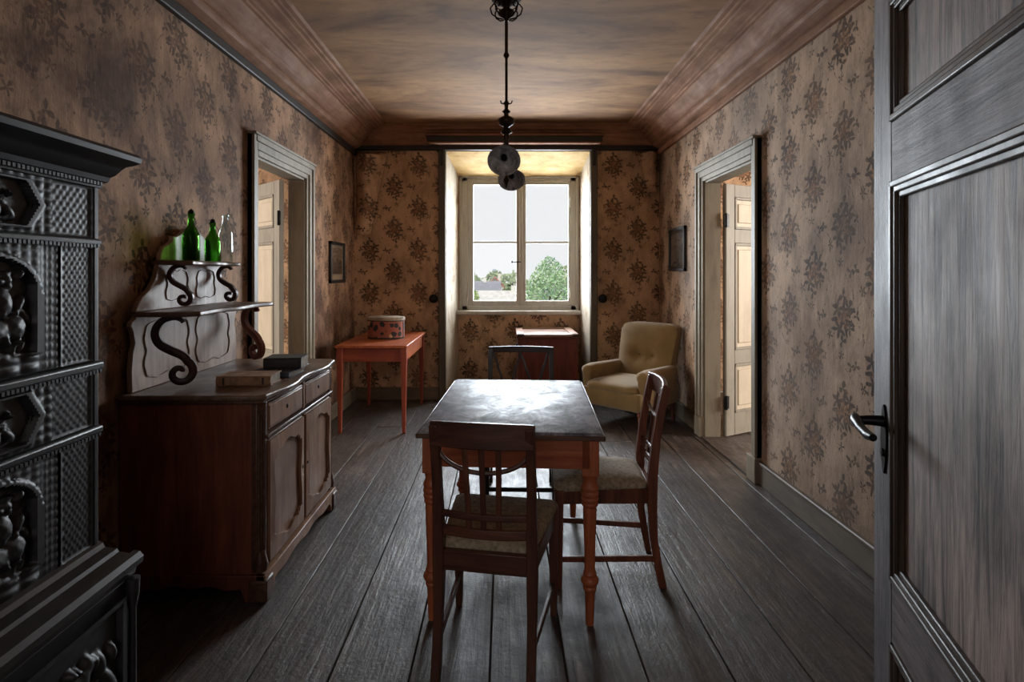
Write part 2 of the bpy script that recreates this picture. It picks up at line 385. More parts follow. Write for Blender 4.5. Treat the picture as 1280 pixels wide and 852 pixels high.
def side_wall(name, x0, x1, d, mat):
    m = MB(); m.box(x0, x1, YF-.1, d[0], 0, ZC); m.box(x0, x1, d[1], YB+.02, 0, ZC); m.box(x0, x1, d[0], d[1], DT, ZC)
    return struct(m.build(name, mat, smooth=0))
side_wall('wall_left', XL-TH, XL, LD, WP_L)
side_wall('wall_right', XR, XR+TH, RD, WP_R)
m = MB()
NL, NR, NT_Z, NB = -.646, .956, 2.755, 6.70        # niche: left, right, soffit front height, depth plane
m.prism([(XL-TH, YB), (NL, YB), (-.55, NB), (XL-TH, NB)], 'xy', 0, ZC)
m.prism([(NR, YB), (XR+TH, YB), (XR+TH, NB), (.91, NB)], 'xy', 0, ZC)
m.prism([(YB, NT_Z), (NB, 2.56), (NB, ZC), (YB, ZC)], 'yz', NL-.05, NR+.05)
m.box(XL-TH, -.50, NB, 6.92, 0, ZC); m.box(.89, XR+TH, NB, 6.92, 0, ZC); m.box(-.5, .89, NB, 6.92, 2.55, ZC); m.box(-.5, .89, NB, 6.92, 0, .93)
struct(m.build('wall_back', WP_X, smooth=0))
m = MB(); m.box(XL-TH, -1.0, YF-.12, YF, 0, ZC); m.box(.66, XR+TH, YF-.12, YF, 0, ZC); m.box(-1.0, .66, YF-.12, YF, 2.16, ZC)  # opening widened so the added hall fill reaches the sideboard
struct(m.build('wall_front', WP_X, smooth=0))
struct(box(XL-TH, XR+TH, YF-.12, 6.75, ZC, ZC+.1).build('ceiling', M_CEIL, smooth=0))

# niche linings
def lining(name, bot, top, mat): return struct(MB().hexa(bot, top).build(name, mat))
lining('trim_1', [(NL,YB,0),(NL+.006,YB,0),(-.544,NB,0),(-.55,NB,0)], [(NL,YB,2.755),(NL+.006,YB,2.755),(-.544,NB,2.56),(-.55,NB,2.56)], M_PEEL)
lining('trim_2', [(NR-.006,YB,0),(NR,YB,0),(.91,NB,0),(.904,NB,0)], [(NR-.006,YB,2.755),(NR,YB,2.755),(.91,NB,2.56),(.904,NB,2.56)], M_PEEL)
lining('trim_3', [(NL,YB,2.745),(NR,YB,2.745),(.91,NB,2.552),(-.55,NB,2.552)], [(NL,YB,2.755),(NR,YB,2.755),(.91,NB,2.56),(-.55,NB,2.56)], M_SOFF)
for k, (a, b) in enumerate(((-.722, -.646), (.956, 1.03))):
    t_ = sempty('trim_%d' % (4+k)); box(a, b, YB-.035, YB+.01, 0, 2.76).build('post', M_CASED, t_, .008)
    c = (a+b)/2; box(c-.016, c+.016, YB-.05, YB-.034, 2.58, 2.76).build('bracket', M_STRIP, t_, .003)

# cornices: side profile (offset from wall, height)
prof = [(0,2.70),(.022,2.70),(.03,2.712),(.03,2.75),(.022,2.762),(.045,2.768),(.075,2.782),(.088,2.80),(.09,2.82),(.10,2.822),(.115,2.832),
        (.15,2.862),(.18,2.90),(.192,2.925),(.21,2.928),(.214,2.94),(.232,2.944),(.236,2.956),(.27,2.966),(.31,2.974),(.315,2.986),(.34,2.988),(.345,3.0),(.372,3.003),(.385,3.02),(0,3.02)]
struct(MB().prism([(XL+p, z) for p, z in prof], 'xz', YF, YB-.05).build('trim_6', M_CORN, smooth=25))
struct(MB().prism([(XR-p, z) for p, z in prof], 'xz', YF, YB-.05).build('trim_7', M_CORN, smooth=25))
struct(box(XL, XL+.034, YF, YB, 2.695, 2.755).build('trim_8', M_STRIP, None, .008))
struct(box(XR-.034, XR, YF, YB, 2.695, 2.745).build('trim_9', M_CORN, None, .008))
bprof = [(0,2.76),(.05,2.76),(.055,2.80),(.045,2.815),(.05,2.83),(.06,2.90),(.075,2.93),(.09,2.935),(.095,2.95),(.13,2.965),(.14,2.985),(.155,2.99),(.16,3.02),(0,3.02)]
struct(MB().prism([(YB-p, z) for p, z in bprof], 'yz', XL, XR).build('trim_10', M_CORNX, smooth=25))
struct(box(XL, XR, YB-.062, YB, 2.752, 2.80).build('trim_11', M_STRIP, None, .006))
cb = thing('curtain_board', 'dark brown moulded curtain board fixed above the window niche', 'curtain board', (.115, YB-.06, 2.80))
box(-.945, .945, -.12, .0, .02, .075).build('board', M_STRIP, cb, .006)
box(-.965, .965, -.14, .0, .075, .098).build('cap', M_CORNX, cb, .006)
box(-.93, .93, -.11, .0, -.0, .02).build('moulding', M_CORNX, cb, .005)

# baseboards
def bboard(name, x0, x1, y0, y1, mat, cap=None):
    o = struct(box(x0, x1, y0, y1, 0, .15).build(name, mat, None, .006))
    return o
def side_base(name, x, s, d, cas):
    e = sempty(name)
    for a, b in ((YF, d[0]-cas), (d[1]+cas, YB)):
        box(min(x, x+s*.022), max(x, x+s*.022), a, b, 0, .135).build('board', M_BASE, e, .004)
        box(min(x, x+s*.03), max(x, x+s*.03), a, b, .13, .152).build('cap', M_BASE, e, .007)
side_base('baseboard_left', XL, 1, LD, .12); side_base('baseboard_right', XR, -1, RD, .12)
e = sempty('baseboard_back')
for a, b, y in ((XL, -.722, YB), (1.03, XR, YB), (-.546, .906, NB)):
    box(a, b, y-.022, y, 0, .125).build('board', M_BASEX, e, .004); box(a, b, y-.03, y, .12, .142).build('cap', M_BASEX, e, .006)

# door surrounds and leaves
def surround(name, x, s, d):
    """casing with stepped profile on the room side, jamb lining; s = +1 when the room lies towards +x"""
    e = sempty(name); W = .12
    def cs(p0, p1, y0, y1, z0, z1, nm='casing', bev=.004):
        a, b = x+s*p0, x+s*p1
        return box(min(a, b), max(a, b), y0, y1, z0, z1).build(nm, M_CASE, e, bev)
    for side in (0, 1):
        yi = d[side]; o_ = -1 if side == 0 else 1
        def yr(a, b): q = (yi+o_*a, yi+o_*b); return min(q), max(q)
        cs(-.0, .02, *yr(0, W), 0, DT+W); cs(.0, .034, *yr(.035, W), .17, DT+W); cs(.0, .046, *yr(.085, W), .17, DT+W)
        cs(-.002, .05, *yr(-.004, W+.004), 0, .17, 'plinth_block')
        a, b = yr(0, -.015) if False else ((yi, yi+.015) if side == 0 else (yi-.015, yi))
        box(min(x, x-s*TH), max(x, x-s*TH), a, b, 0, DT).build('jamb', M_CASE, e)
    cs(0, .02, d[0], d[1], DT, DT+W); cs(0, .034, d[0]-.035, d[1]+.035, DT+.035, DT+W); cs(0, .05, d[0]-.085, d[1]+.085, DT+.085, DT+W+.006)
    cs(0, .062, d[0]-W-.006, d[1]+W+.006, DT+W, DT+W+.018)
    box(min(x, x-s*TH), max(x, x-s*TH), d[0], d[1], DT-.015, DT).build('head_jamb', M_CASE, e)
    box(min(x+s*.03, x-s*(TH+.02)), max(x+s*.03, x-s*(TH+.02)), d[0], d[1], -.03, .008).build('threshold', M_FLOOR, e, .004)
    return e
surround('door_1', XL, 1, LD); surround('door_2', XR, -1, RD)
def panel_door(name, loc, ang, w, h, mirror):
    """leaf hinged at local x=0, running +x; visible face -y"""
    e = sempty(name, loc, ang); st, T = .105, .04
    def P(nm, x0, x1, y0, y1, z0, z1, mat, bev=.004, par=e): return box(x0, x1, y0, y1, z0, z1).build(nm, mat, par, bev)
    P('stile', 0, st, 0, T, .01, h, M_DOORF); P('stile', w-st, w, 0, T, .01, h, M_DOORF)
    zs = [(.01, .2), (.62, .74), (1.66, 1.78), (h-.11, h)]
    for a, b in zs: P('rail', st, w-st, 0, T, a, b, M_DOORF)
    for (a, b) in ((.2, .62), (.74, 1.66), (1.78, h-.11)):
        p = P('panel', st+.003, w-st-.003, .012, T-.012, a+.003, b-.003, M_DOORP, .002)
        fr = MB()
        for yy in ((-.006, .014), (T-.014, T+.006)):
            fr.box(st, st+.022, yy[0], yy[1], a, b); fr.box(w-st-.022, w-st, yy[0], yy[1], a, b); fr.box(st, w-st, yy[0], yy[1], a, a+.022); fr.box(st, w-st, yy[0], yy[1], b-.022, b)
        fr.build('moulding', M_DOORF, p, .003)
        box(st+.05, w-st-.05, .004, T-.004, a+.055, b-.055).build('raised_field', M_DOORP, p, .006)
    for z in (.3, 1.85):
        hg = box(-.03, .03, -.006, .0, z-.055, z+.055).build('hinge', M_IRON, e, .003)
        MB().lathe([(.011, z-.06), (.011, z+.06)], (-.008, -.008, 0), 10).build('hinge_pin', M_IRON, hg)
    return e
# right leaf runs into the right room, left leaf (mirrored) into the left room
panel_door('door_3', (1.894, 4.77, 0), math.atan2(.16, .303), .90, 2.165, 1)
dl = panel_door('door_4', (-1.83, 4.56, 0), math.atan2(.30, .308), .90, 2.165, -1)
dl.scale = (-1, 1, 1); dl.rotation_euler = (0, 0, -math.atan2(.30, .308))

# neighbouring rooms and the hall the viewer stands in
def annex(side, x0, x1, y0, y1, xin, wp):
    """closed room beyond a side door; xin = plane of the shared wall"""
    struct(box(x0, x1, y0, y1, -.08, -.004).build('floor_%s_room' % side, M_FLOOR))
    struct(box(x0, x1, y0, y1, ZC, ZC+.1).build('ceiling_%s_room' % side, M_CEIL))
    m = MB(); m.box(x0, x1, y1, y1+.1, 0, ZC); m.box(x0, x1, y0-.1, y0, 0, ZC)
    xo = (x0-.1, x0) if xin > x0+.5 else (x1, x1+.1)
    m.box(xo[0], xo[1], y0-.1, y1+.1, 0, ZC)
    struct(m.build('wall_%s_room' % side, wp, smooth=0))
annex('left', -6.5, XL-TH, 2.0, 6.6, XL, WP_X); annex('right', XR+TH, 6.5, 2.0, 6.6, XR, WP_X)
for fn_, x_, sg in (('floor_left_room', XL-TH, -1), ('floor_right_room', XR+TH, 1)):
    for k in range(7):
        box(-.128, .128, -2.2, 2.2, -.02, .012).build('plank', M_FLOOR, bpy.data.objects[fn_], .003, 1, loc=(x_+sg*(.15+.26*k), 4.3, -.010))
struct(box(-1.7, 1.7, -2.6, .31, -.08, -.002).build('floor_hall', M_FLOOR)); struct(box(-1.7, 1.7, -2.6, .31, ZC, ZC+.1).build('ceiling_hall', M_CEIL))
m = MB(); m.box(-1.8, -1.7, -2.7, .31, 0, ZC); m.box(1.7, 1.8, -2.7, .31, 0, ZC); m.box(-1.8, 1.8, -2.7, -2.6, 0, ZC)
struct(m.build('wall_hall', WP_R, smooth=0))

# ------------------------------------------------------------------ window
w1 = sempty('window_1', (.195, 6.74, 0))
def wb(nm, x0, x1, y0, y1, z0, z1, par=w1, mat=M_WIN, bev=.004): return box(x0-.195, x1-.195, y0-6.74, y1-6.74, z0, z1).build(nm, mat, par, bev)
fr = MB(); X0, X1, Z0, Z1 = -.535, .895, .955, 2.57
for a in ((X0, X0+.10, Z0, Z1), (X1-.10, X1, Z0, Z1), (X0, X1, Z1-.075, Z1), (X0, X1, Z0, Z0+.055)):
    fr.box(a[0]-.195, a[1]-.195, 6.70-6.74, 6.80-6.74, a[2], a[3])
fr.build('window_frame', M_WIN, w1, .006)
wb('frame_bead', X0+.0, X0+.035, 6.685, 6.70, Z0, Z1); wb('frame_bead', X1-.035, X1, 6.685, 6.70, Z0, Z1); wb('frame_bead', X0, X1, 6.685, 6.70, Z1-.03, Z1)
wb('window_sill', -.60, .955, 6.60, 6.80, .905, .955, bev=.012)
wb('mullion_cover', .185, .222, 6.688, 6.705, Z0+.055, Z1-.075, bev=.006)
for k, (a, b) in enumerate(((-.435, .203), (.203, .795))):
    ga, gb = (-.366, .147) if k == 0 else (.262, .772)
    s_ = MB()
    for q in ((a, ga, 1.01, 2.495), (gb, b, 1.01, 2.495), (ga, gb, 2.455, 2.495), (ga, gb, 1.01, 1.068)):
        s_.box(q[0]-.195, q[1]-.195, 6.705-6.74, 6.755-6.74, q[2], q[3])
    s_ = s_.build('sash', M_WIN, w1, .005)
    wb('glazing_bar', ga, gb, 6.715, 6.745, 1.755, 1.778, s_)
    wb('pane', ga, gb, 6.728, 6.732, 1.068, 1.757, s_, M_PANE, 0); wb('pane', ga, gb, 6.728, 6.732, 1.776, 2.455, s_, M_PANE, 0)
    hs = ((a+.0 if k == 0 else b-.0))
    for z in (1.16, 2.25): wb('hinge', hs-.012, hs+.012, 6.685, 6.706, z-.06, z+.06, s_, M_WIN, .004)
hb = MB().tube([(.0,-.036,1.53),(-.0,-.07,1.53),(-.03,-.078,1.53),(-.09,-.078,1.532)], [.008,.008,.007,.006], 8).build('window_handle', M_IRON, w1)
MB().lathe([(.0,-.014),(.011,-.01),(.015,0),(.011,.01),(.0,.014)], (-.1,-.078,1.532), 10, 'x').build('knob', M_IRON, hb)
wb('latch_plate', .195, .222, 6.682, 6.69, 1.45, 1.60, w1, M_WIN, .002)

# ------------------------------------------------------------------ what stands outside the window
def leafy(name, label, cat, loc, rad, n, cols, trunk, group=None, leaf=.16):
    e = thing(name, label, cat, loc, 0, group)
    t = NT(name+'_leaves'); c = t.ramp(t.noise(t.coord(), 1.3, 4, .7), [(.35, lin(cols[0])), (.5, lin(cols[1])), (.65, lin(cols[2]))]); fm = t.out(c, .7)
    m = MB()
    for _ in range(n):
        while True:
            p = Vector([random.uniform(-1, 1) for _ in range(3)])
            if .15 < p.length < 1 and random.random() < p.length: break
        p = Vector((p.x*rad[0]*(1-.35*max(0, p.z)), p.y*rad[1], p.z*rad[2])); p.z += trunk+rad[2]
        d1 = Vector([random.gauss(0, 1) for _ in range(3)]).normalized(); d2 = d1.orthogonal().normalized(); s_ = leaf*random.uniform(.6, 1.3)
        m.add([p-d1*s_, p+d2*s_*.5, p+d1*s_, p-d2*s_*.5], [(0,1,2,3)])
    fo = m.build('foliage', fm, e, smooth=0); fo['kind'] = 'stuff'
    tm = MB().tube([(0,0,0),(.05,0,trunk*.5),(0,.05,trunk+rad[2]*.4),(.02,0,trunk+rad[2]*1.3)], [.16,.13,.09,.03], 8)
    for k in range(6):
        a = k*1.1; z = trunk+rad[2]*(.3+.15*k); tm.tube([(0,0,z),(math.cos(a)*rad[0]*.5, math.sin(a)*rad[1]*.5, z+rad[2]*.3)], [.05,.015], 6)
    tm.build('trunk', M_TRUNK, e); return e
M_TRUNK = plain('bark', (90,78,66), .9)
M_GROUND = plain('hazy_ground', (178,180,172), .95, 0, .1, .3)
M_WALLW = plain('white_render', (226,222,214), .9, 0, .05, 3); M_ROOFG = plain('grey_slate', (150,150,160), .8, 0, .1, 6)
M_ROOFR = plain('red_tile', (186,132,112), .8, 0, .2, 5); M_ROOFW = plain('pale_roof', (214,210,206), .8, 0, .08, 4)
M_GLASSD = plain('far_window_dark', (120,124,130), .3)
GZ = -3.2
struct(box(-90, 90, 8, 220, GZ-.2, GZ).build('ground', M_GROUND))
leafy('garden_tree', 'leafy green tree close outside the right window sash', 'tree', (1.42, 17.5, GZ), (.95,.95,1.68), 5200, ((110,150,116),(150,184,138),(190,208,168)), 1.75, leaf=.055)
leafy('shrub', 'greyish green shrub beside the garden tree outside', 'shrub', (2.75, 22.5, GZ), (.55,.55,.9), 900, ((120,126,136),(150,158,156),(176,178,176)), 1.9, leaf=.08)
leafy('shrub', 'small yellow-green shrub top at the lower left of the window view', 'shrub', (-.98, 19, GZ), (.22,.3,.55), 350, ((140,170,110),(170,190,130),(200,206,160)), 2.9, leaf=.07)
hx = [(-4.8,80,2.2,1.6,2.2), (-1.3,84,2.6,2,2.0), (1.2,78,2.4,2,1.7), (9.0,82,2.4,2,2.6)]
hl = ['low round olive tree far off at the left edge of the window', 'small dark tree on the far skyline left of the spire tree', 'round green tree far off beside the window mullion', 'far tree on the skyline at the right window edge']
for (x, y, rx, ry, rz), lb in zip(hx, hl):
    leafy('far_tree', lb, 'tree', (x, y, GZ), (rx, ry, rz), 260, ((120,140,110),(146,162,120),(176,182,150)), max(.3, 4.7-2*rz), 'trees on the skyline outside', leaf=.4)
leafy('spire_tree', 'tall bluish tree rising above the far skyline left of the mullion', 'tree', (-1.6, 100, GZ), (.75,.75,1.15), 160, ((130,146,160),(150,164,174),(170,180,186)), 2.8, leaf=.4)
def house(label, x, y, w, d, eave, ridge, roof, wallm=None, axis='x'):
    e = thing('house', label, 'house', (x, y, GZ)); wallm = wallm or M_WALLW
    b = box(-w/2, w/2, -d/2, d/2, 0, eave).build('wall', wallm, e)
    if axis == 'x':
        MB().prism([(-d/2-.3, eave-.1), (0, ridge), (d/2+.3, eave-.1), (d/2+.3, eave-.3), (-d/2-.3, eave-.3)], 'yz', -w/2-.3, w/2+.3).build('roof', roof, e)
    else:
        MB().prism([(-w/2, eave), (w/2, eave), (0, ridge-.2)], 'xz', -d/2, d/2).build('gable', wallm, e)
        for s_ in (-1, 1):
            MB().prism([(s_*(w/2+.3), eave-.3), (s_*(w/2+.3), eave-.08), (0, ridge+.05), (0, ridge-.17)], 'xz', -d/2-.3, d/2+.3).build('roof', roof, e)
    MB().box(w*.2, w*.2+.3, -.2, .2, eave, ridge+.3).build('chimney', M_WALLW, e)
    for k in range(3):
        xx = -w/2+w*(k+1)/4; box(xx-.35, xx+.35, -d/2-.04, -d/2+.02, eave*.45, eave*.45+.9).build('window', M_GLASSD, e)
    return e
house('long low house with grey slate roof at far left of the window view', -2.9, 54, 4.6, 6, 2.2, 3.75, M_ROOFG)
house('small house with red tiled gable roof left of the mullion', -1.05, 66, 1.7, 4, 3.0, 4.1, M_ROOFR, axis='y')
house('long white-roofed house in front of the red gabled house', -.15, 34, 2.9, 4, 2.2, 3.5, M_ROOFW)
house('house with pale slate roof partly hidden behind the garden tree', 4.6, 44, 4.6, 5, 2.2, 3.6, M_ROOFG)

# ------------------------------------------------------------------ loose wallpaper, knobs, pictures
def sheet(name, label, x0, dx, z0, z1, bow, side):
    m = MB()
    def fn(u, v):
        z = z1-(z1-z0)*v; w = dx*(1-.55*v)
        o = .012+bow*math.sin(PI*min(1, u*1.1))*(1-.75*v)+.012*math.sin(9*v+3*u)
        return (x0+side*(w*u), YB-.03-o if v > .02 else YB-.012, z)
    m.grid(fn, 12, 16); return tag(m.build(name, WP_X, smooth=60, solid=.0015), label, 'wallpaper')
sheet('peeling_wallpaper', 'sagging flap of floral wallpaper in the left back corner', XL+.03, .34, 1.82, 2.74, .14, 1)
sheet('peeling_wallpaper', 'short loose flap of floral wallpaper in the right back corner', XR-.03, .22, 2.28, 2.74, .11, -1)
for x, lb in ((-.775, 'round black curtain knob on the wall left of the window niche'), (1.085, 'round black curtain knob on the wall right of the window niche')):
    k = thing('curtain_tieback', lb, 'tieback', (x, YB, 1.12), 0, 'curtain knobs beside the niche')
    MB().lathe([(.03,0),(.03,-.008),(.014,-.012),(.012,-.04)], (0,0,0), 16, 'y').build('stem', M_IRON, k)
    MB().lathe([(.014,-.036),(.042,-.04),(.050,-.05),(.046,-.062),(.025,-.070),(.0,-.072)], (0,0,0), 20, 'y').build('disc', M_IRON, k)

def print_mat(name, sky, land, dark):
    t = NT(name); P = t.coord(); sp = t.new('ShaderNodeSeparateXYZ'); t.t.links.new(P, sp.inputs[0])
    n = t.noise(P, 9, 6, .65); h = t.M('ADD', sp.outputs[2], t.M('MULTIPLY', t.M('SUBTRACT', n, .5), .30))
    c = t.ramp(t.mapr(h, -.13, .13), [(.0, lin(dark)), (.38, lin(land)), (.55, lin(dark)), (.66, lin(sky)), (1, lin(sky))])
    return t.out(c, .6)
def picture(label, x, s, y, z, W, H, mat, mount):
    e = thing('framed_picture', label, 'picture', (x, y, z), 0, 'framed prints on the side walls')
    fw = .032
    for a in ((-W/2, W/2, H/2-fw, H/2), (-W/2, W/2, -H/2, -H/2+fw), (-W/2, -W/2+fw, -H/2, H/2), (W/2-fw, W/2, -H/2, H/2)):
        box(min(0, s*.028), max(0, s*.028), a[0], a[1], a[2], a[3]).build('frame', M_IRONW, e, .004)
    box(min(s*.004, s*.010), max(s*.004, s*.010), -W/2+.02, W/2-.02, -H/2+.02, H/2-.02).build('mount', mount, e)
    box(min(s*.010, s*.012), max(s*.010, s*.012), -W/2+.06, W/2-.06, -H/2+.085, H/2-.06).build('print', mat, e)
    box(min(s*.016, s*.018), max(s*.016, s*.018), -W/2+.02, W/2-.02, -H/2+.02, H/2-.02).build('glass', M_PANE, e)
M_IRONW = plain('black_frame', (26,24,24), .4)
M_MOUNT = plain('aged_mount', (176,152,126), .8); M_MOUNTD = plain('dark_mount', (70,60,52), .8)
picture('black-framed landscape print on the left wall by the corner', XL, 1, 5.515, 1.505, .47, .40, print_mat('landscape_print', (120,98,80), (86,74,64), (52,46,42)), M_MOUNT)
picture('black-framed dark print on the right wall above the armchair', XR, -1, 5.51, 1.635, .50, .43, print_mat('dark_print', (96,80,68), (62,56,50), (40,36,34)), M_MOUNTD)

# ------------------------------------------------------------------ sideboard with shelf back
sb = thing('sideboard', 'carved wooden sideboard with scroll-bracket shelves against the left wall', 'sideboard', (XL+.005, 2.89, 0))
# local: x from wall 0 to .62, y -.5 .. .5
def cabp(nm, x0, x1, y0, y1, z0, z1, mat, bev=.004, par=sb): return box(x0, x1, y0, y1, z0, z1).build(nm, mat, par, bev)
D_, Wd = .62, .49
cabp('side_panel', .01, D_-.05, -Wd, -Wd+.022, .1, .845, M_CAB); cabp('side_panel', .01, D_-.05, Wd-.022, Wd, .1, .845, M_CAB)
cabp('back_panel', .0, .015, -Wd, Wd, .1, .845, M_CAB); cabp('bottom_panel', .01, D_-.03, -Wd, Wd, .10, .12, M_CAB)
cabp('carcass_front', D_-.05, D_-.028, -Wd+.04, Wd-.04, .1, .845, M_CAB, .002)
for s_ in (-1, 1):                                   # canted corner posts with reeds
    y1 = s_*Wd; y2 = s_*(Wd-.05)
    p = MB().prism([(D_-.055, y1), (D_-.03, y1), (D_-.005, s_*(Wd-.03)), (D_-.005, y2), (D_-.055, y2)], 'xy', .1, .845).build('corner_post', M_CABM, sb, .004)
    for q in (.2, .5, .8):
        cx, cy = D_-.03+.025*q, s_*(Wd-.03*q); MB().tube([(cx, cy, .2), (cx, cy, .80)], .006, 8).build('reed', M_CABM, p)
    MB().lathe([(.0,.12),(.03,.125),(.034,.15),(.026,.18),(.02,.21),(.0,.215)], (D_-.022, s_*(Wd-.018), 0), 12).build('corner_drop', M_CABM, p)
# serpentine top with moulded edge
def top_outline(off, n=24):
    pts = [(0, -Wd-.015-off), (D_-.03+off*.5, -Wd-.015-off)]
    for i in range(n+1):
        y = -Wd+.0+ (2*Wd)*i/n; pts.append((D_+.012+off+.014*math.cos(4*PI*(y/Wd/2+.5)*1.0)*(-1), y))
    return pts+[(D_-.03+off*.5, Wd+.015+off), (0, Wd+.015+off)]
tp = MB().prism(top_outline(.012), 'xy', .862, .885).build('top', M_CABT, sb, .008, 3)
MB().prism(top_outline(0), 'xy', .845, .864).build('top_moulding', M_CABM, tp, .006)
for k in (-1, 1):
    y0, y1 = (-Wd+.055, -.012) if k < 0 else (.012, Wd-.055)
    d = cabp('drawer', D_-.03, D_-.004, y0, y1, .715, .835, M_CABF, .006)
    fr = MB()
    cabp('drawer_rim', D_-.006, D_-.001, y0+.012, y1-.012, .727, .823, M_CABF, .003, d)
    MB().lathe([(.011,0),(.011,.004),(.004,.006),(.0,.007)], (D_-.003, (y0+y1)/2, .775), 12, 'x').build('keyhole', M_IRON, d)
    y0d, y1d = y0-.0, y1+.0
    dr = cabp('door', D_-.03, D_-.006, y0d, y1d, .135, .675, M_CABF, .004)
    # wavy moulded frame: outer rectangle with scalloped inner edge, proud of the panel
    a, b, c, d2 = y0d+.004, y1d-.004, .14, .67
    cy, cz = (a+b)/2, (c+d2)/2; hw, hh = (b-a)/2, (d2-c)/2; n = 96; inner, outer = [], []
    for i in range(n):
        th = 2*PI*i/n; ct, stt = math.cos(th), math.sin(th)
        r = 1/max(abs(ct), abs(stt)); px, pz = r*ct, r*stt
        outer.append((cy+px*hw, cz+pz*hh))
        wv = .012*math.cos(6*th) if True else 0
        cr = .02 if min(abs(px), abs(pz)) > .8 else 0
        inner.append((cy+px*(hw-.045-wv*.6-cr), cz+pz*(hh-.055-wv-cr)))
    m = MB(); v_ = []
    for lay, x in ((outer, D_-.006), (outer, D_+.004), (inner, D_+.008), (inner, D_-.006)): v_ += [(x, p[0], p[1]) for p in lay]
    m.add(v_, [(l*n+i, l*n+(i+1) % n, ((l+1) % 4)*n+(i+1) % n, ((l+1) % 4)*n+i) for l in range(4) for i in range(n)])
    m.build('door_frame', M_CABF, dr, smooth=30)
    yk = y1d-.025 if k < 0 else y0d+.022
    MB().lathe([(.009,0),(.009,.004),(.003,.006),(.0,.007)], (D_+.003, yk, .42), 10, 'x').build('keyhole', M_IRON, dr)
cabp('rail_moulding', D_-.03, D_+.006, -Wd+.03, Wd-.03, .688, .704, M_CABM, .005)
cabp('muntin', D_-.03, D_-.001, -.012, .012, .71, .845, M_CABF, .003)
# plinth with shaped feet
def plinth(y0, y1, n=40):
    pts = [(y0, 0), (y0, .115), (y1, .115), (y1, 0), (y1-.09, 0)]
    for i in range(n+1):
        t_ = i/n; y = y1-.09-(y1-y0-.18)*t_
        pts.append((y, .045+.022*math.sin(PI*t_)**.4*1.0-.012*abs(math.sin(3*PI*t_))**3 if 0 < t_ < 1 else .01))
    return pts+[(y0+.09, 0)]
pl = MB().prism(plinth(-Wd-.012, Wd+.012), 'yz', D_-.03, D_+.012).build('plinth', M_CABF, sb, .004)
for s_ in (-1, 1):
    y_ = s_*(Wd+.012); MB().prism([(x, z) for x, z in plinth(.0, D_+.01, 30)], 'xz', min(y_, y_-s_*.022), max(y_, y_-s_*.022)).build('plinth', M_CAB, sb, .004)
    MB().box(D_-.06, D_+.02, min(y_+s_*.006, y_-s_*.075), max(y_+s_*.006, y_-s_*.075), 0, .095).build('foot', M_CABM, sb, .008)
# back board with three tiers
def mir(h): return h+[(-y, z) for y, z in reversed(h)]
low = mir([(-.47,.885),(-.475,.98),(-.465,1.06),(-.45,1.10),(-.462,1.15),(-.478,1.175),(-.47,1.195),(-.45,1.205),(-.43,1.235)])
up = mir([(-.445,1.235),(-.435,1.26),(-.40,1.30),(-.35,1.33),(-.315,1.37),(-.295,1.41),(-.28,1.465)])
cr = mir([(-.27,1.465),(-.265,1.50),(-.24,1.53),(-.20,1.545),(-.175,1.56),(-.17,1.585),(-.14,1.585),(-.10,1.60),(-.06,1.628),(-.02,1.636)])
for nm, pts in (('lower_backboard', low), ('upper_backboard', up), ('crest', cr)):
    b_ = MB().prism(pts, 'yz', .02, .042).build(nm, M_CABB, sb, .004)
    if nm != 'crest':
        z0, z1 = (.93, 1.185) if nm[0] == 'l' else (1.275, 1.42)
        for s_ in (-1, 1):
            a, b = (.035, .385) if nm[0] == 'l' else (.03, .23)
            n = 60; ring = []
            for i in range(n):
                th = 2*PI*i/n; ct, stt = math.cos(th), math.sin(th); r = 1/max(abs(ct), abs(stt)); px, pz = r*ct, r*stt
                sh = 1-.05*math.cos(8*th); taper = 1-(.18*(pz*.5+.5) if nm[0] == 'u' else 0)
                ring.append((s_*((a+b)/2)+px*(b-a)/2*sh*taper, (z0+z1)/2+pz*(z1-z0)/2*sh))
            m = MB(); ctr = (s_*((a+b)/2), (z0+z1)/2)
            for fac, x, fac2, x2 in ((1.0, .042, .99, .047), (.99, .047, .955, .047), (.955, .047, .94, .0425)):
                R1 = [(x, ctr[0]+(p[0]-ctr[0])*fac, ctr[1]+(p[1]-ctr[1])*fac) for p in ring]; R2 = [(x2, ctr[0]+(p[0]-ctr[0])*fac2, ctr[1]+(p[1]-ctr[1])*fac2) for p in ring]
                m.loft([R1, R2], caps=False)
            m.build('panel_moulding', M_CABB, b_, smooth=40)
def shelf(z, depth, hy, th=.022):
    n = 20; pts = [(.02, -hy), (depth-.06, -hy), (depth-.02, -hy+.02)]
    pts += [(depth+.012*math.cos(2*PI*(i/n-.5)*2), -hy+.05+(2*hy-.1)*i/n) for i in range(n+1)]
    pts += [(depth-.02, hy-.02), (depth-.06, hy), (.02, hy)]
    return MB().prism(pts, 'xy', z-th, z).build('shelf', M_CABT, sb, .007, 3)
shelf(1.235, .285, .445); shelf(1.465, .165, .29)
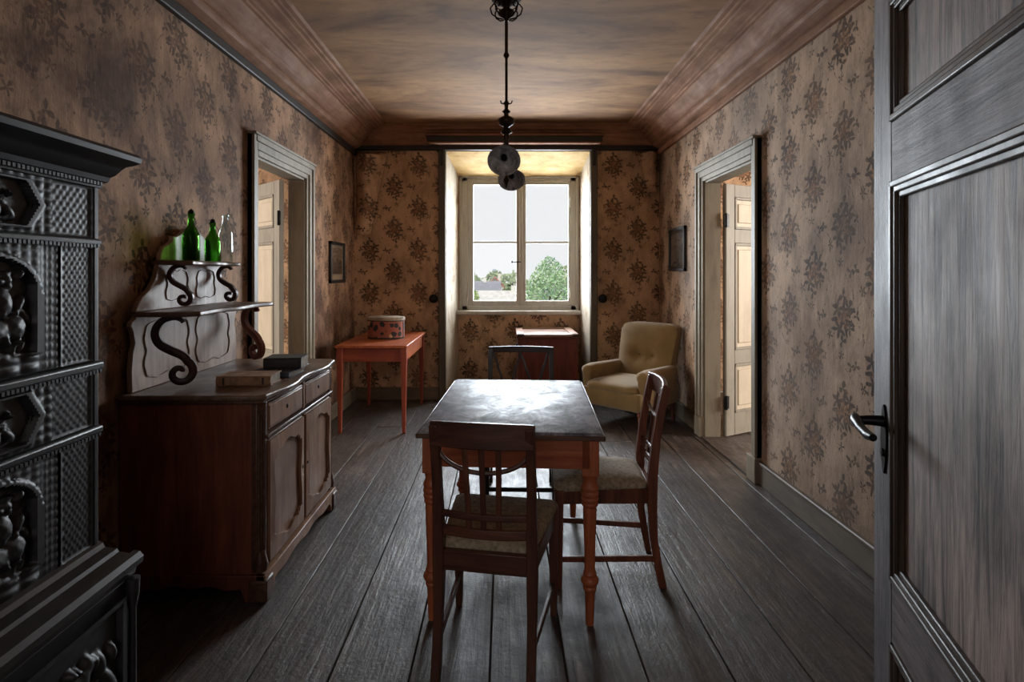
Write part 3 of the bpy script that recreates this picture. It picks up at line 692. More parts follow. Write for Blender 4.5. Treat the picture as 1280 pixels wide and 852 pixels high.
def scroll(x, y, z0, z1, w, ang, mat, t=.034):
    """S-shaped bracket: scroll at the bottom, hooked top; lies in a vertical plane"""
    H = z1-z0; R = H*.215
    cx, cz = w*.18, R*1.02
    path = []
    for i in range(30):                          # spiral foot, from the eye outward
        q = i/29; a = math.radians(20+400*q); r = R*(.16+.66*q)
        path.append((cx+r*math.cos(a), cz+r*math.sin(a)))
    p0 = path[-1]
    ctrl = [p0, (cx+R*.28, cz+R*1.02), (cx-R*.55, H*.53), (cx-R*1.25, H*.63), (cx-R*1.45, H*.80), (cx-R*1.05, H*.95), (cx-R*.45, H*.985), (cx-R*.0, H*.965), (cx+R*.18, H*.91)]
    for k in range(1, len(ctrl)-1):
        a, b, c_ = Vector(ctrl[k-1]), Vector(ctrl[k]), Vector(ctrl[k+1])
        st_ = (a+b)/2 if k > 1 else a; en = (b+c_)/2 if k < len(ctrl)-2 else c_
        for j in range(1, 7):
            q = j/6; path.append(tuple(st_*(1-q)**2+b*2*q*(1-q)+en*q*q))
    n = len(path); m = MB(); rings = []
    ca, sa = math.cos(ang), math.sin(ang)
    for i, p in enumerate(path):
        q = Vector(path[min(i+1, n-1)])-Vector(path[max(i-1, 0)]); q.normalize(); nr = Vector((-q.y, q.x))
        hw = R*(.12+.13*math.sin(PI*min(1, i/n*1.04))**.7)
        ring = []
        for dn, dt in ((-1, -.8), (-.7, -1), (.7, -1), (1, -.8), (1, .8), (.7, 1), (-.7, 1), (-1, .8)):
            u = p[0]+nr.x*hw*dn; v = z0+p[1]+nr.y*hw*dn; o_ = dt*t/2
            ring.append((x+u*ca-o_*sa, y+u*sa+o_*ca, v))
        rings.append(ring)
    m.loft(rings); return m.build('scroll_bracket', mat, sb, smooth=50)
scroll(.165, -.385, .888, 1.214, .18, math.radians(25), M_SCROLL); scroll(.175, .385, .888, 1.214, .18, -math.radians(28), M_SCROLL_LIT)
scroll(.10, -.215, 1.238, 1.444, .11, math.radians(10), M_SCROLL, .026); scroll(.11, .215, 1.238, 1.444, .11, math.radians(0), M_SCROLL, .026)

# bottles on the upper shelf
def bottle(name, label, loc, prof, mat, swing):
    e = thing(name, label, 'bottle', loc, random.uniform(-.4, .4), 'empty bottles on the sideboard shelf')
    MB().lathe(prof+[(r-.004, z+.003 if z < .02 else z) for r, z in reversed(prof)][:-1], (0,0,0), 24).build('glass', mat, e, smooth=60)
    h = prof[-1][1]
    if swing:
        st_ = MB().lathe([(.0,h+.018),(.008,h+.016),(.013,h+.008),(.014,h-.004),(.0,h-.005)], (0,0,0), 14).build('stopper', M_IRON, e)
        MB().tube([(.016,0,h-.02),(.028,.0,h-.035),(.034,0,h-.055),(.024,0,h-.06),(.018,0,h-.04)], .0018, 6).tube([(0,.016,h-.03),(.0,.018,h+.004),(0,0,h+.02),(0,-.018,h+.004),(0,-.016,h-.03)], .0018, 6).build('wire_bail', M_IRON, e)
    else:
        MB().lathe([(prof[-1][0],h-.012),(prof[-1][0]+.004,h-.008),(prof[-1][0]+.004,h-.002),(prof[-1][0],h)], (0,0,0), 18).build('lip', mat, e)
    return e
ZS = 1.4655
pg = [(.0,.003),(.034,.0),(.039,.006),(.039,.115),(.037,.135),(.028,.155),(.018,.172),(.0145,.20),(.014,.222),(.017,.225),(.017,.236),(.014,.238)]
bottle('green_bottle', 'taller green swing-top bottle, leftmost on the sideboard shelf', (XL+.105, 2.775, ZS), pg, M_GREEN, True)
bottle('green_bottle', 'shorter green swing-top bottle between the taller green and the clear one', (XL+.105, 2.98, ZS), [(r*1.02, z*.88) for r, z in pg], M_GREEN, True)
bottle('clear_bottle', 'clear glass bottle with wide neck on the sideboard shelf', (XL+.105, 3.12, ZS), [(.0,.003),(.034,.0),(.039,.006),(.039,.13),(.037,.16),(.030,.19),(.021,.215),(.017,.235),(.017,.262)], M_CLEAR, False)

# books on the sideboard top
def book(label, loc, rz, w, d, t, cover, spine_lines=True):
    e = thing('book', label, 'book', loc, rz, 'old books on the sideboard')
    box(-w/2, w/2, -d/2, d/2, 0, .004).build('cover', cover, e, .001); box(-w/2, w/2, -d/2, d/2, t-.004, t).build('cover', cover, e, .001)
    MB().prism([(-d/2-.006, t*.5), (-d/2-.004, t*.85), (-d/2+.004, t), (-d/2+.006, t*.5), (-d/2+.004, 0), (-d/2-.004, t*.15)], 'yz', -w/2, w/2).build('spine', cover, e)
    box(-w/2+.005, w/2-.005, -d/2+.004, d/2-.006, .004, t-.004).build('pages', M_PAPER, e)
    if spine_lines:
        for q in (-.36, .36): box(w*q-.004, w*q+.004, -d/2-.008, -d/2, t*.12, t*.88).build('spine_band', M_BKD, e)
M_BKD = plain('spine_dark', (70,52,40), .7)
M_BK1 = plain('tan_cloth', (176,134,98), .75, 0, .2, 25); M_BK2 = plain('slate_blue_cloth', (74,84,96), .7, 0, .15, 25); M_BK3 = plain('black_leather', (52,48,46), .6, 0, .2, 25)
book('tan cloth book lying nearest the scroll bracket on the sideboard', (-1.205, 2.655, .886), math.radians(4), .245, .15, .044, M_BK1)
book('thin slate-blue book lying under the thick black book', (-1.165, 2.885, .886), math.radians(-6), .21, .17, .024, M_BK2, False)
book('thick black book lying on the thin blue book', (-1.15, 2.965, .911), math.radians(5), .19, .15, .056, M_BK3, False)

# ------------------------------------------------------------------ tiled stove
stv = thing('tiled_stove', 'black glazed tiled stove with relief tiles at the left edge', 'stove', (-1.36, 0.98, 0))
def SB(nm, x0, x1, y0, y1, z0, z1, mat=M_STOVE, bev=.006, par=stv): return box(x0+1.36, x1+1.36, y0-.98, y1-.98, z0, z1).build(nm, mat, par, bev)
XS = -1.09; Y0, Y1 = .47, 1.49
SB('core', -1.645, XS-.012, Y0, Y1, 0, 1.66, M_STOVE, .004)
def relief(nm, y0, y1, z0, z1, fn, ny, nz, x=XS, mat=M_STOVEL, par=stv):
    m = MB(); m.grid(lambda u, v: (x-.012+fn(u, v)+1.36, y0+(y1-y0)*u-.98, z0+(z1-z0)*v), ny, nz)
    # skirt back to the core
    return m.build(nm, mat, par, smooth=60)
def bl(u, v, cu, cv, ru, rv, h, rot=0):
    du, dv = u-cu, v-cv
    if rot: c, s_ = math.cos(rot), math.sin(rot); du, dv = du*c+dv*s_, -du*s_+dv*c
    q = 1-(du/ru)**2-(dv/rv)**2
    return h*math.sqrt(q) if q > 0 else 0
def diamond(sz_u, sz_v):
    def f(u, v):
        a, b = u*sz_u, v*sz_v; p, q = (a+b) % 1, (a-b) % 1
        edge = .012 if .04 < u < .96 and .015 < v < .985 else .016
        return edge+.0034*(min(p, 1-p)*min(q, 1-q))*4 if edge < .013 else edge
    return f
rnd_ = random.Random(3)
def spray(n, u0, u1, v0, v1, r0, r1, h0, h1):
    return [(rnd_.uniform(u0, u1), rnd_.uniform(v0, v1), rnd_.uniform(r0, r1), rnd_.uniform(r0, r1)*1.5, rnd_.uniform(h0, h1), rnd_.uniform(-1.2, 1.2)) for _ in range(n)]
SP_T = spray(34, .28, .74, .2, .76, .016, .04, .022, .036); SP_H = spray(22, .28, .72, .22, .78, .012, .026, .014, .024); SP_B = spray(40, .08, .92, .2, .84, .012, .03, .016, .03)
def rider(u, v):
    h = .004
    au, av = u-.5, v
    inside = (abs(au) < .30 and .16 < v < .62) or (v >= .62 and (au/.30)**2+((v-.62)/.26)**2 < 1)
    if not inside:
        if .0 < u < .12 or u > .88: return .012+.0028*abs(math.sin(v*44))*abs(math.sin(u*75))
        if v < .14: return .012+.007*abs(math.sin(u*22))*abs(math.sin(v*40))
        d = (au/.30)**2+((v-.62)/.26)**2 if v > .62 else 1+abs(abs(au)-.30)*6
        return .024 if d < 1.35 else .014+.003*abs(math.sin(u*44)*math.sin(v*50))
    s_ = [(.52,.34,.17,.10,.034,.15),(.66,.36,.09,.11,.036,.0),(.40,.40,.07,.12,.030,-.6),(.35,.50,.06,.07,.03,.5),(.58,.55,.075,.13,.036,.1),(.60,.72,.045,.05,.034,0),(.60,.765,.06,.02,.03,0),
          (.46,.58,.03,.11,.024,.7),(.70,.52,.035,.10,.024,-.4),(.42,.24,.025,.09,.022,.3),(.52,.22,.022,.08,.02,-.2),(.66,.23,.024,.09,.022,.1),(.72,.22,.022,.08,.02,-.4),(.36,.24,.024,.07,.02,.5),(.50,.17,.26,.03,.014,0),(.75,.44,.035,.10,.02,.5)]
    return max([h]+[.75*bl(u, v, *q)+.002 for q in s_+SP_T])+.0012*math.sin(u*90)*math.sin(v*70)
def hexg(u, v):
    au, av = abs(u-.5), abs(v-.5); ins = au/.44+ (av/.42)*.25 < 1 and av < .42
    e_ = max(au/.44+av/.42*.25, av/.42)
    if e_ > 1.0: return .012+.004*abs(math.sin(u*40)*math.sin(v*20))
    if e_ > .86: return .020
    s_ = [(.36,.44,.045,.24,.024,.1),(.36,.74,.03,.09,.022,0),(.46,.42,.05,.26,.026,-.1),(.47,.74,.03,.09,.024,0),(.56,.40,.05,.22,.024,.15),(.57,.68,.03,.09,.022,0),(.66,.34,.05,.16,.02,.3),(.50,.22,.24,.06,.016,0),(.41,.55,.12,.04,.018,.4),(.60,.50,.09,.04,.018,-.5)]
    return max([.004]+[bl(u, v, *q)+.002 for q in s_+SP_H])
rows = [(1.50,1.632,'h'), (1.178,1.478,'t'), (1.006,1.150,'h'), (.69,.982,'t')]
cols_ = [('d', 1.372, 1.478), ('c', .995, 1.368), ('d', .955, .991), ('c', .578, .951), ('d', .48, .574)]
for z0, z1, kind in rows:
    for ck, y0, y1 in cols_:
        if kind == 'h' and ck == 'd' and y0 > 1.3: continue
        if ck == 'd': relief('diamond_tile', y0, y1, z0, z1, diamond(max(2, round((y1-y0)/.019)), round((z1-z0)/.024)), max(12, int((y1-y0)/.0036)), int((z1-z0)/.005))
        elif kind == 't': relief('relief_tile', y0, y1, z0, z1, rider, 76, 70)
        else:
            # hexagon field spreads over the plain diamond ground
            y1b = 1.478 if y0 > .9 else y1
            relief('diamond_tile', y0+.29 if y0 > .9 else y1-.03, y1b, z0, z1, diamond(9 if y0 > .9 else 2, round((z1-z0)/.024)), 40, 32)
            relief('relief_tile', y0-.01, y0+.345, z0, z1, hexg, 70, 36, XS+.006)
def band(z, h, p, bead=True):
    b_ = SB('moulding', -1.645, XS+p, Y0, Y1+.008, z, z+h, M_STOVE, .006)
    if bead:
        m = MB()
        for k in range(82):
            y = .50+k*.012; m.box(XS+p+1.354, XS+p+1.366, y-.98, y+.0075-.98, z-.006, z+.003)
        m.build('bead_row', M_STOVEL, b_)
    return b_
band(1.480,.018,.016); band(1.152,.022,.022); band(.984,.020,.020); SB('corner_post', XS-.05, XS+.006, 1.478, 1.50, .68, 1.64)
# crowning cornice (profile swept along the face)
cprof = [(0,1.634),(.012,1.634),(.016,1.646),(.03,1.65),(.036,1.662),(.05,1.668),(.066,1.682),(.078,1.690),(.10,1.694),(.118,1.700),(.122,1.712),(.112,1.722),(-.55,1.722),(-.55,1.634)]
MB().prism([(XS+p+1.36, z) for p, z in cprof], 'xz', Y0-.98, 1.50-.98).build('cornice', M_STOVE, stv, smooth=25)
SB('top_course', -1.645, XS+.06, Y0, 1.47, 1.722, 1.74)
m = MB()
for k in range(82): y = .50+k*.012; m.box(XS+.018+1.36, XS+.03+1.36, y-.98, y+.0075-.98, 1.638, 1.647)
m.build('bead_row', M_STOVEL, stv)
# ledge and base
lprof = [(-.55,.60),(-.55,.69),(0,.69),(.012,.684),(.018,.672),(.05,.668),(.056,.660),(.085,.656),(.095,.664),(.112,.662),(.122,.650),(.120,.634),(.104,.624),(.098,.604)]
MB().prism([(XS+p+1.36, z) for p, z in lprof], 'xz', Y0-.98, 1.505-.98).build('ledge', M_STOVEC, stv, smooth=25)
SB('base', -1.645, -.995, Y0, 1.49, 0, .606)
MB().lathe([(.0,.02),(.014,.02),(.016,.05),(.010,.07),(.009,.52),(.016,.56),(.018,.60),(.0,.605)], (-.985+1.36, 1.485-.98, 0), 14).build('corner_column', M_STOVEL, stv)
def horses(u, v):
    e_ = max(abs(u-.5)/.5, abs(v-.5)/.5)
    if e_ > .93: return .018
    s_ = [(.20,.55,.10,.13,.03,.2),(.14,.74,.045,.12,.03,.5),(.30,.50,.10,.12,.03,0),(.42,.58,.08,.12,.028,-.2),(.47,.72,.035,.11,.026,.4),(.60,.52,.10,.12,.03,.1),(.66,.72,.045,.13,.03,-.5),(.78,.50,.08,.15,.03,.1),(.80,.74,.04,.08,.026,0),
          (.18,.30,.02,.16,.02,.2),(.28,.28,.02,.16,.02,-.1),(.40,.30,.02,.16,.02,.1),(.56,.28,.02,.16,.02,.2),(.66,.30,.02,.16,.02,-.2),(.80,.28,.025,.16,.02,0),(.88,.56,.05,.14,.026,.3),(.89,.75,.03,.06,.024,0),(.72,.80,.035,.06,.024,0)]
    return max([.004]+[bl(u, v, *q)+.002 for q in s_+SP_B])
relief('relief_tile', .98, 1.455, .12, .57, horses, 90, 70, -.985)
relief('relief_tile', .49, .965, .12, .57, horses, 60, 50, -.985)

# ------------------------------------------------------------------ side table with hat box
st = thing('side_table', 'reddish wooden side table with tapered legs by the left back corner', 'table', (-1.157, 5.43, 0))
W2, L2 = .28, .52
box(-W2-.035, W2+.035, -L2-.05, L2+.05, .748, .772).build('tabletop', M_REDY, st, .006)
for a in ((-W2+.02, W2-.02, -L2-.012, -L2+.012, M_SIDEX), (-W2+.02, W2-.02, L2-.012, L2+.012, M_SIDEX), (-W2-.012, -W2+.012, -L2+.02, L2-.02, M_REDY), (W2-.012, W2+.012, -L2+.02, L2-.02, M_REDY)):
    box(a[0], a[1], a[2], a[3], .625, .748).build('apron', a[4], st, .003)
for sx in (-1, 1):
    for sy in (-1, 1):
        m = MB(); r = .026
        def rg(cx, cy, h, z): return [(cx-h, cy-h, z), (cx+h, cy-h, z), (cx+h, cy+h, z), (cx-h, cy+h, z)]
        m.loft([rg(sx*W2, sy*L2, .014, 0), rg(sx*W2, sy*L2, .024, .60), rg(sx*W2, sy*L2, .026, .62), rg(sx*W2, sy*L2, .026, .748)])
        m.build('leg', M_SIDE, st, .003)
def hatbox_mat():
    t = NT('floral_hatbox_paper'); P = t.coord(); v = t.vor(P, 17); n = t.noise(P, 30, 3)
    d = t.M('ADD', v.outputs['Distance'], t.M('MULTIPLY', t.M('SUBTRACT', n, .5), .35)); sc_ = t.new('ShaderNodeSeparateColor'); t.t.links.new(v.outputs['Color'], sc_.inputs[0])
    c = t.mix(t.mapr(d, .42, .46), t.ramp(sc_.outputs[0], [(0, lin((34,36,38))), (.5, lin((190,150,110))), (.75, lin((40,40,42)))], 'CONSTANT'), lin((150,84,64)))
    return t.out(c, .7)
hbx = thing('hat_box', 'oval hat box with floral paper on the reddish side table', 'box', (-1.142, 5.43, .773), math.radians(-8))
M_HB = hatbox_mat(); M_HBT = plain('faded_box_paper', (178,160,138), .8, 0, .2, 14); M_HBD = plain('box_base_band', (58,50,46), .8)
def oval(rx, ry, z, n=40): return [(rx*abs(math.cos(a))**.75*math.copysign(1, math.cos(a)), ry*abs(math.sin(a))**.75*math.copysign(1, math.sin(a)), z) for a in [2*PI*k/n for k in range(n)]]
MB().loft([oval(.172,.128,.0), oval(.172,.128,.178)]).build('body', M_HB, hbx)
MB().loft([oval(.1735,.1295,.0), oval(.1735,.1295,.016)]).build('base_band', M_HBD, hbx)
ld = MB().loft([oval(.178,.134,.172), oval(.178,.134,.202), oval(.172,.128,.206)]).build('lid', M_HBT, hbx)
MB().loft([oval(.1795,.1355,.170), oval(.1795,.1355,.178)]).build('lid_band', M_HBD, ld)
MB().box(.1735, .177, -.012, -.004, .0, .17).build('seam_strip', M_HBD, hbx)

# ------------------------------------------------------------------ dining table
dt = thing('dining_table', 'wooden dining table with turned legs and worn dark top', 'table', (.052, 2.745, 0), -math.radians(3.1))
hw, hl = .368, .545
def tring(o, z): return [(-hw-o, -hl-o, z), (hw+o, -hl-o, z), (hw+o, hl+o, z), (-hw-o, hl+o, z)]
tt = MB().loft([tring(-.012,.752), tring(.0,.756), tring(.003,.768), tring(-.004,.776), tring(-.012,.780)]).build('tabletop', M_TOP, dt, .002, 1)
eb = MB()
for a in ((-hw-.003, hw+.003, -hl-.006, -hl+.0), (-hw-.003, hw+.003, hl, hl+.006)): eb.box(a[0], a[1], a[2], a[3], .752, .771)
for a in ((-hw-.006, -hw, -hl-.003, hl+.003), (hw, hw+.006, -hl-.003, hl+.003)): eb.box(a[0], a[1], a[2], a[3], .752, .771)
eb.build('edge_moulding', M_TOPE, tt, .004)
LX, LY = .318, .488
for s_ in (-1, 1):
    box(-LX, LX, s_*(LY+.022)-.012, s_*(LY+.022)+.012, .632, .752).build('apron', M_REDX, dt, .003)
    box(s_*(LX+.022)-.012, s_*(LX+.022)+.012, -LY, LY, .632, .752).build('apron', M_REDY, dt, .003)
lp = [(.0,0),(.014,0),(.016,.01),(.019,.09),(.020,.135),(.024,.14),(.028,.150),(.024,.160),(.034,.172),(.036,.180),(.034,.190),(.024,.200),(.028,.206),(.024,.214),(.021,.225),
      (.022,.30),(.0255,.40),(.0275,.46),(.026,.475),(.032,.48),(.034,.487),(.030,.494),(.034,.500),(.0355,.508),(.031,.516),(.0355,.522),(.0365,.531),(.032,.540),(.036,.547),(.036,.556),(.030,.565),(.027,.58),(.031,.598),(.034,.606),(.0,.608)]
for sx in (-1, 1):
    for sy in (-1, 1):
        m = MB(); cx, cy = sx*LX, sy*LY
        m.lathe([(r*1.0, z) for r, z in lp], (cx, cy, 0), 20); m.box(cx-.034, cx+.034, cy-.034, cy+.034, .604, .752)
        m.build('leg', M_RED, dt, .002, 1, 40)

# ------------------------------------------------------------------ dining chairs
def sq(cx, cy, hx_, hy_, z): return [(cx-hx_, cy-hy_, z), (cx+hx_, cy-hy_, z), (cx+hx_, cy+hy_, z), (cx-hx_, cy+hy_, z)]
def dining_chair(label, loc, rz, style, mw, mx, mf, tagged=False):
    """front of the chair towards +y"""
    e = thing('dining_chair', label, 'chair', loc, rz, 'chairs around the dining table'); b = .0035
    RW = .164 if style == 'slat' else .205; FW = .20; RY, FY = -.20, .215
    for s_ in (-1, 1):
        # rear leg and back post in one sweep, splayed foot and raked back
        pts = [(0,-.248),(.10,-.226),(.22,-.207),(.36,-.20),(.50,-.203),(.65,-.218),(.80,-.243),(.895,-.264)] if style == 'slat' else [(0,-.25),(.10,-.225),(.22,-.206),(.36,-.20),(.50,-.202),(.65,-.216),(.80,-.238),(.895,-.255)]
        MB().loft([sq(s_*RW, y, .0155+(.003 if .3 < z < .55 else 0), .0175+(.004 if .3 < z < .55 else 0), z) for z, y in pts]).build('back_leg', mw, e, b)
        MB().loft([sq(s_*FW, FY, .013, .013, 0), sq(s_*FW, FY, .019, .019, .36), sq(s_*FW, FY, .02, .02, .44)]).build('front_leg', mw, e, b)
        m = MB(); m.hexa([(s_*RW-.01, RY, .375), (s_*RW+.01, RY, .375), (s_*FW+.01, FY, .375), (s_*FW-.01, FY, .375)], [(s_*RW-.01, RY, .44), (s_*RW+.01, RY, .44), (s_*FW+.01, FY, .44), (s_*FW-.01, FY, .44)]); m.build('seat_rail', mw, e, b)
        m = MB(); z0 = .115; m.hexa([(s_*RW-.008, -.218, z0), (s_*RW+.008, -.218, z0), (s_*FW+.008, FY, z0), (s_*FW-.008, FY, z0)], [(s_*RW-.008, -.218, z0+.026), (s_*RW+.008, -.218, z0+.026), (s_*FW+.008, FY, z0+.026), (s_*FW-.008, FY, z0+.026)]); m.build('stretcher', mw, e, b)
    box(-RW, RW, RY-.012, RY+.012, .375, .445).build('seat_rail', mx, e, b); box(-FW, FW, FY-.012, FY+.012, .375, .44).build('seat_rail', mx, e, b)
    if style != 'slat': box(-FW, FW, FY-.008, FY+.008, .115, .141).build('stretcher', mx, e, b)
    # padded seat
    def sring(o, z, n=10):
        A = [(-RW+o+.005, RY+.02+o), (RW-o-.005, RY+.02+o), (FW+.015-o, FY+.02-o), (-FW-.015+o, FY+.02-o)]; out = []
        for k in range(4):
            p, q = Vector(A[k]), Vector(A[(k+1) % 4]); c = .05
            for j in range(6): f = c+(1-2*c)*j/5; out.append(tuple(p.lerp(q, f))+(z,))
        return out
    MB().loft([sring(.004,.428), sring(-.004,.436), sring(-.006,.452), sring(.002,.466), sring(.03,.478), sring(.09,.486)]).build('seat', mf, e, smooth=60)
    # backrest
    def yb(z): return -.203-.061*max(0, (z-.50)/.395)**1.5
    def bow(x): return -.022*(1-(x/RW)**2)        # back rails curve away from the sitter
    def rail(nm, z0, z1, t, ext=0, mat=mx, crown=0):
        n = 12; rings = []
        for i in range(n+1):
            x = -(RW+ext)+2*(RW+ext)*i/n; y = yb((z0+z1)/2)+bow(min(RW, abs(x))); cz = crown*(1-(x/(RW+ext))**2)
            rings.append([(x, y-t, z0), (x, y+t, z0), (x, y+t*.9, z1+cz), (x, y-t*.9, z1+cz)])
        return MB().loft(rings).build(nm, mat, e, .005)
    if style == 'slat':
        tr = rail('top_rail', .822, .905, .0125, .016, mx, .006)
        rail('cross_rail', .565, .588, .009); rail('cross_rail', .50, .535, .009)
        for x in (-.058, 0, .058):
            MB().loft([[(x*k-.0095, yb(z)+bow(x)-.006, z), (x*k+.0095, yb(z)+bow(x)-.006, z), (x*k+.0095, yb(z)+bow(x)+.006, z), (x*k-.0095, yb(z)+bow(x)+.006, z)] for z, k in ((.53,.9),(.62,.92),(.72,.97),(.828,1.0))]).build('slat', mw, e, .003)
        n = 20; pts = [(-RW+.01+(2*RW-.02)*i/n) for i in range(n+1)]
        pa = [(x, yb(.76)+bow(x)*.6+.003, .822-.09*math.sqrt(max(0, 1-(x/RW)**2))) for x in pts]
        MB().tube(pa, .0085, 8).build('arched_bar', mw, e)
        if tagged: box(-RW+.02, -RW+.075, yb(.86)+.006, yb(.86)+.0085, .85, .875).build('paper_tag', M_WHITE, e, loc=(0, -.004, 0))
    else:
        rail('top_rail', .868, .905, .012, .016, mx, .004)
        rail('cross_rail', .545, .575, .009)
        zt, zb = .872, .562
        for c, o in ((-.092, -1), (-.092, 1), (.092, -1), (.092, 1)):
            path, ws, ds = [], [], []
            for i in range(13):
                q = i/12; z = zt+(zb-zt)*q; x = c+o*.088*(1-q)**1.35+o*.008+.003*math.sin(q*22)
                path.append((x, yb(z)+bow(min(RW, abs(x))), z)); ws.append((.0085, 0, 0)); ds.append((0, .007, 0))
            MB().ribbon(path, ws, ds).build('curved_splat', mw, e, .003)
    return e
dining_chair('dark wooden slat-back chair with its back to the viewer, nearest of all', (-.030, 2.13, 0), -math.radians(10), 'slat', M_DARK, M_DARKX, M_FAB)
dining_chair('brown slat-back chair in profile at the right side of the table', (.475, 2.69, 0), math.radians(86), 'slat', M_MAHO, M_MAHO, M_FAB, True)
dining_chair('black wooden chair with crossed curved splats at the far table end', (.105, 3.52, 0), PI+math.radians(-2), 'cross', M_BLK, M_BLKX, M_FAB)

# ------------------------------------------------------------------ chest under the window
ch = thing('low_cabinet', 'red-brown low wooden cabinet with panelled top below the window', 'cabinet', (.46, 6.235, 0))
CW, CD, CH = .325, .40, .76
box(-CW+.01, CW-.01, -CD+.01, CD-.01, .05, CH-.03).build('body', M_CHEST, ch, .006)
box(-CW, CW, -CD, CD, 0, .07).build('plinth', M_CHEST, ch, .008)
box(-CW, CW, -CD, CD, CH-.05, CH-.022).build('top_edge', M_CHEST, ch, .006)
for a in ((-CW, CW, -CD, -CD+.075), (-CW, CW, CD-.075, CD), (-CW, -CW+.08, -CD, CD), (CW-.08, CW, -CD, CD)): box(a[0], a[1], a[2], a[3], CH-.024, CH).build('top_frame', M_CHESTT, ch, .004)
box(-CW+.08, CW-.08, -CD+.075, CD-.075, CH-.024, CH-.012).build('top_panel', M_CHESTT, ch, .003)
for z in (.62, .22): box(-CW-.008, -CW+.012, -CD+.03, -CD+.06, z-.04, z+.04).build('hinge', M_IRON, ch, .003)

# ------------------------------------------------------------------ armchair
ac = thing('armchair', 'mustard upholstered armchair with buttoned back in the right back corner', 'armchair', (1.215, 5.30, 0), math.radians(135))
def rr(cx, cy, hx_, hy_, z, r=.05, n=5):
    out = []
    for k, (sx, sy) in enumerate(((1, 1), (-1, 1), (-1, -1), (1, -1))):
        for j in range(n+1):
            a = PI/2*(k+j/n); out.append((cx+sx*(hx_-r)+r*math.cos(a), cy+sy*(hy_-r)+r*math.sin(a), z))
    return out
HWc = .335
MB().loft([rr(0, .02, HWc-.025, .34, .19, .05), rr(0, .02, HWc-.015, .352, .205, .05), rr(0, .02, HWc-.015, .355, .30, .05), rr(0, .02, HWc-.02, .352, .345, .05), rr(0,.02,HWc-.04,.335,.352,.05)]).build('seat_base', M_ARM, ac, smooth=60)
m = MB(); nu = nv = 14
def cush(u, v, top):
    x = (u-.5)*2; y = (v-.5)*2; k = (1-abs(x)**4)*(1-abs(y)**4)
    return (x*.285, .075+y*.315, (.375+.055*max(0, k)**.5) if top else .335)
seat = MB().loft([[cush(.5+.5*f*math.copysign(min(1, abs(math.cos(a))*1.28), math.cos(a)), .5+.5*f*math.copysign(min(1, abs(math.sin(a))*1.28), math.sin(a)), True)[:2]+(z,) for a in [2*PI*k/40 for k in range(40)]] for f, z in ((.97,.34),(1.0,.352),(1.01,.372),(.99,.390),(.93,.404),(.80,.416),(.5,.428),(.1,.432))])
so = seat.build('seat_cushion', M_ARM, ac, smooth=70)
# back: raked, slightly wider at the top, tufted with two buttons
def bk(u, v, front):
    x = (u-.5)*2; z = .34+.57*v; wx = .275+.035*v
    cor = 1-.06*max(0, (v-.85)/.15)**2
    y = -.20-.155*v
    if front:
        bul = .05*(1-abs(x)**3)*(1-abs(v*2-1)**4)**.5 if 0 < v < 1 else 0
        for bx in (-.24, .24):
            d = math.hypot((x-bx)*.28, (v-.46)*.57); bul -= .042*math.exp(-(d/.045)**2)+.012*math.exp(-(d/.11)**2)
        bul -= .012*math.exp(-((v-.46)*.57/.022)**2)*max(0, 1-abs(x)*1.1)
        y += .05+bul
    else: y -= .055
    return (x*wx*cor, y, z-(.03*abs(x)**6 if v > .9 else 0))
m = MB(); NU, NV = 28, 26
F = [[bk(i/NU, j/NV, True) for i in range(NU+1)] for j in range(NV+1)]; B = [[bk(i/NU, j/NV, False) for i in range(NU+1)] for j in range(NV+1)]
vs_ = [p for r in F for p in r]+[p for r in B for p in r]; N1 = (NU+1)*(NV+1); fs = []
for j in range(NV):
    for i in range(NU):
        a = j*(NU+1)+i; fs.append((a, a+1, a+NU+2, a+NU+1)); fs.append((N1+a, N1+a+NU+1, N1+a+NU+2, N1+a+1))
for i in range(NU): fs.append((i, N1+i, N1+i+1, i+1)); a = NV*(NU+1)+i; fs.append((a, a+1, N1+a+1, N1+a))
for j in range(NV): a = j*(NU+1); fs.append((a, a+NU+1, N1+a+NU+1, N1+a)); a += NU; fs.append((a, N1+a, N1+a+NU+1, a+NU+1))
bo = m.add(vs_, fs).build('backrest', M_ARM, ac, .03, 4, 70)
for bx in (-.24, .24):
    p = bk(.5+bx/2, .46, True); MB().lathe([(.0,.010),(.009,.008),(.013,.002),(.012,-.006)], (p[0], p[1]-.0, p[2]), 12, 'y').build('button', M_PIP, bo)
for s_ in (-1, 1):                                   # padded arms with rolled fronts, sloping down to the front
    rings = []
    for i in range(9):
        q = i/8; y = -.24+.54*q; zt = .535+.012*q-(.0 if q < .9 else .012); w = .05+.012*q; cx = s_*(.285+.01*q)
        rg_ = [(cx-w*.75, y, .30), (cx+w*.75, y, .30)] if s_ > 0 else [(cx-w*.75, y, .30), (cx+w*.75, y, .30)]
        rg_ += [(cx+w*.8, y, zt-.09), (cx+w*1.05, y, zt-.05), (cx+w*.95, y, zt-.018), (cx+w*.5, y, zt-.002), (cx, y, zt+.003), (cx-w*.5, y, zt-.002), (cx-w*.95, y, zt-.018), (cx-w*1.05, y, zt-.05), (cx-w*.8, y, zt-.09)]
        rings.append(rg_)
    # rounded nose
    last = rings[-1]; cx = s_*.295
    rings.append([(cx+(p[0]-cx)*.85, p[1]+.022, .42+(p[2]-.42)*.93) for p in last]); rings.append([(cx+(p[0]-cx)*.5, p[1]+.032, .42+(p[2]-.42)*.7) for p in last])
    MB().loft(rings).build('armrest', M_ARM, ac, smooth=60)
    MB().loft([rr(s_*.285, .03, .04, .30, .20, .03), rr(s_*.285, .03, .044, .305, .32, .03)]).build('arm_panel', M_ARM, ac, smooth=60)
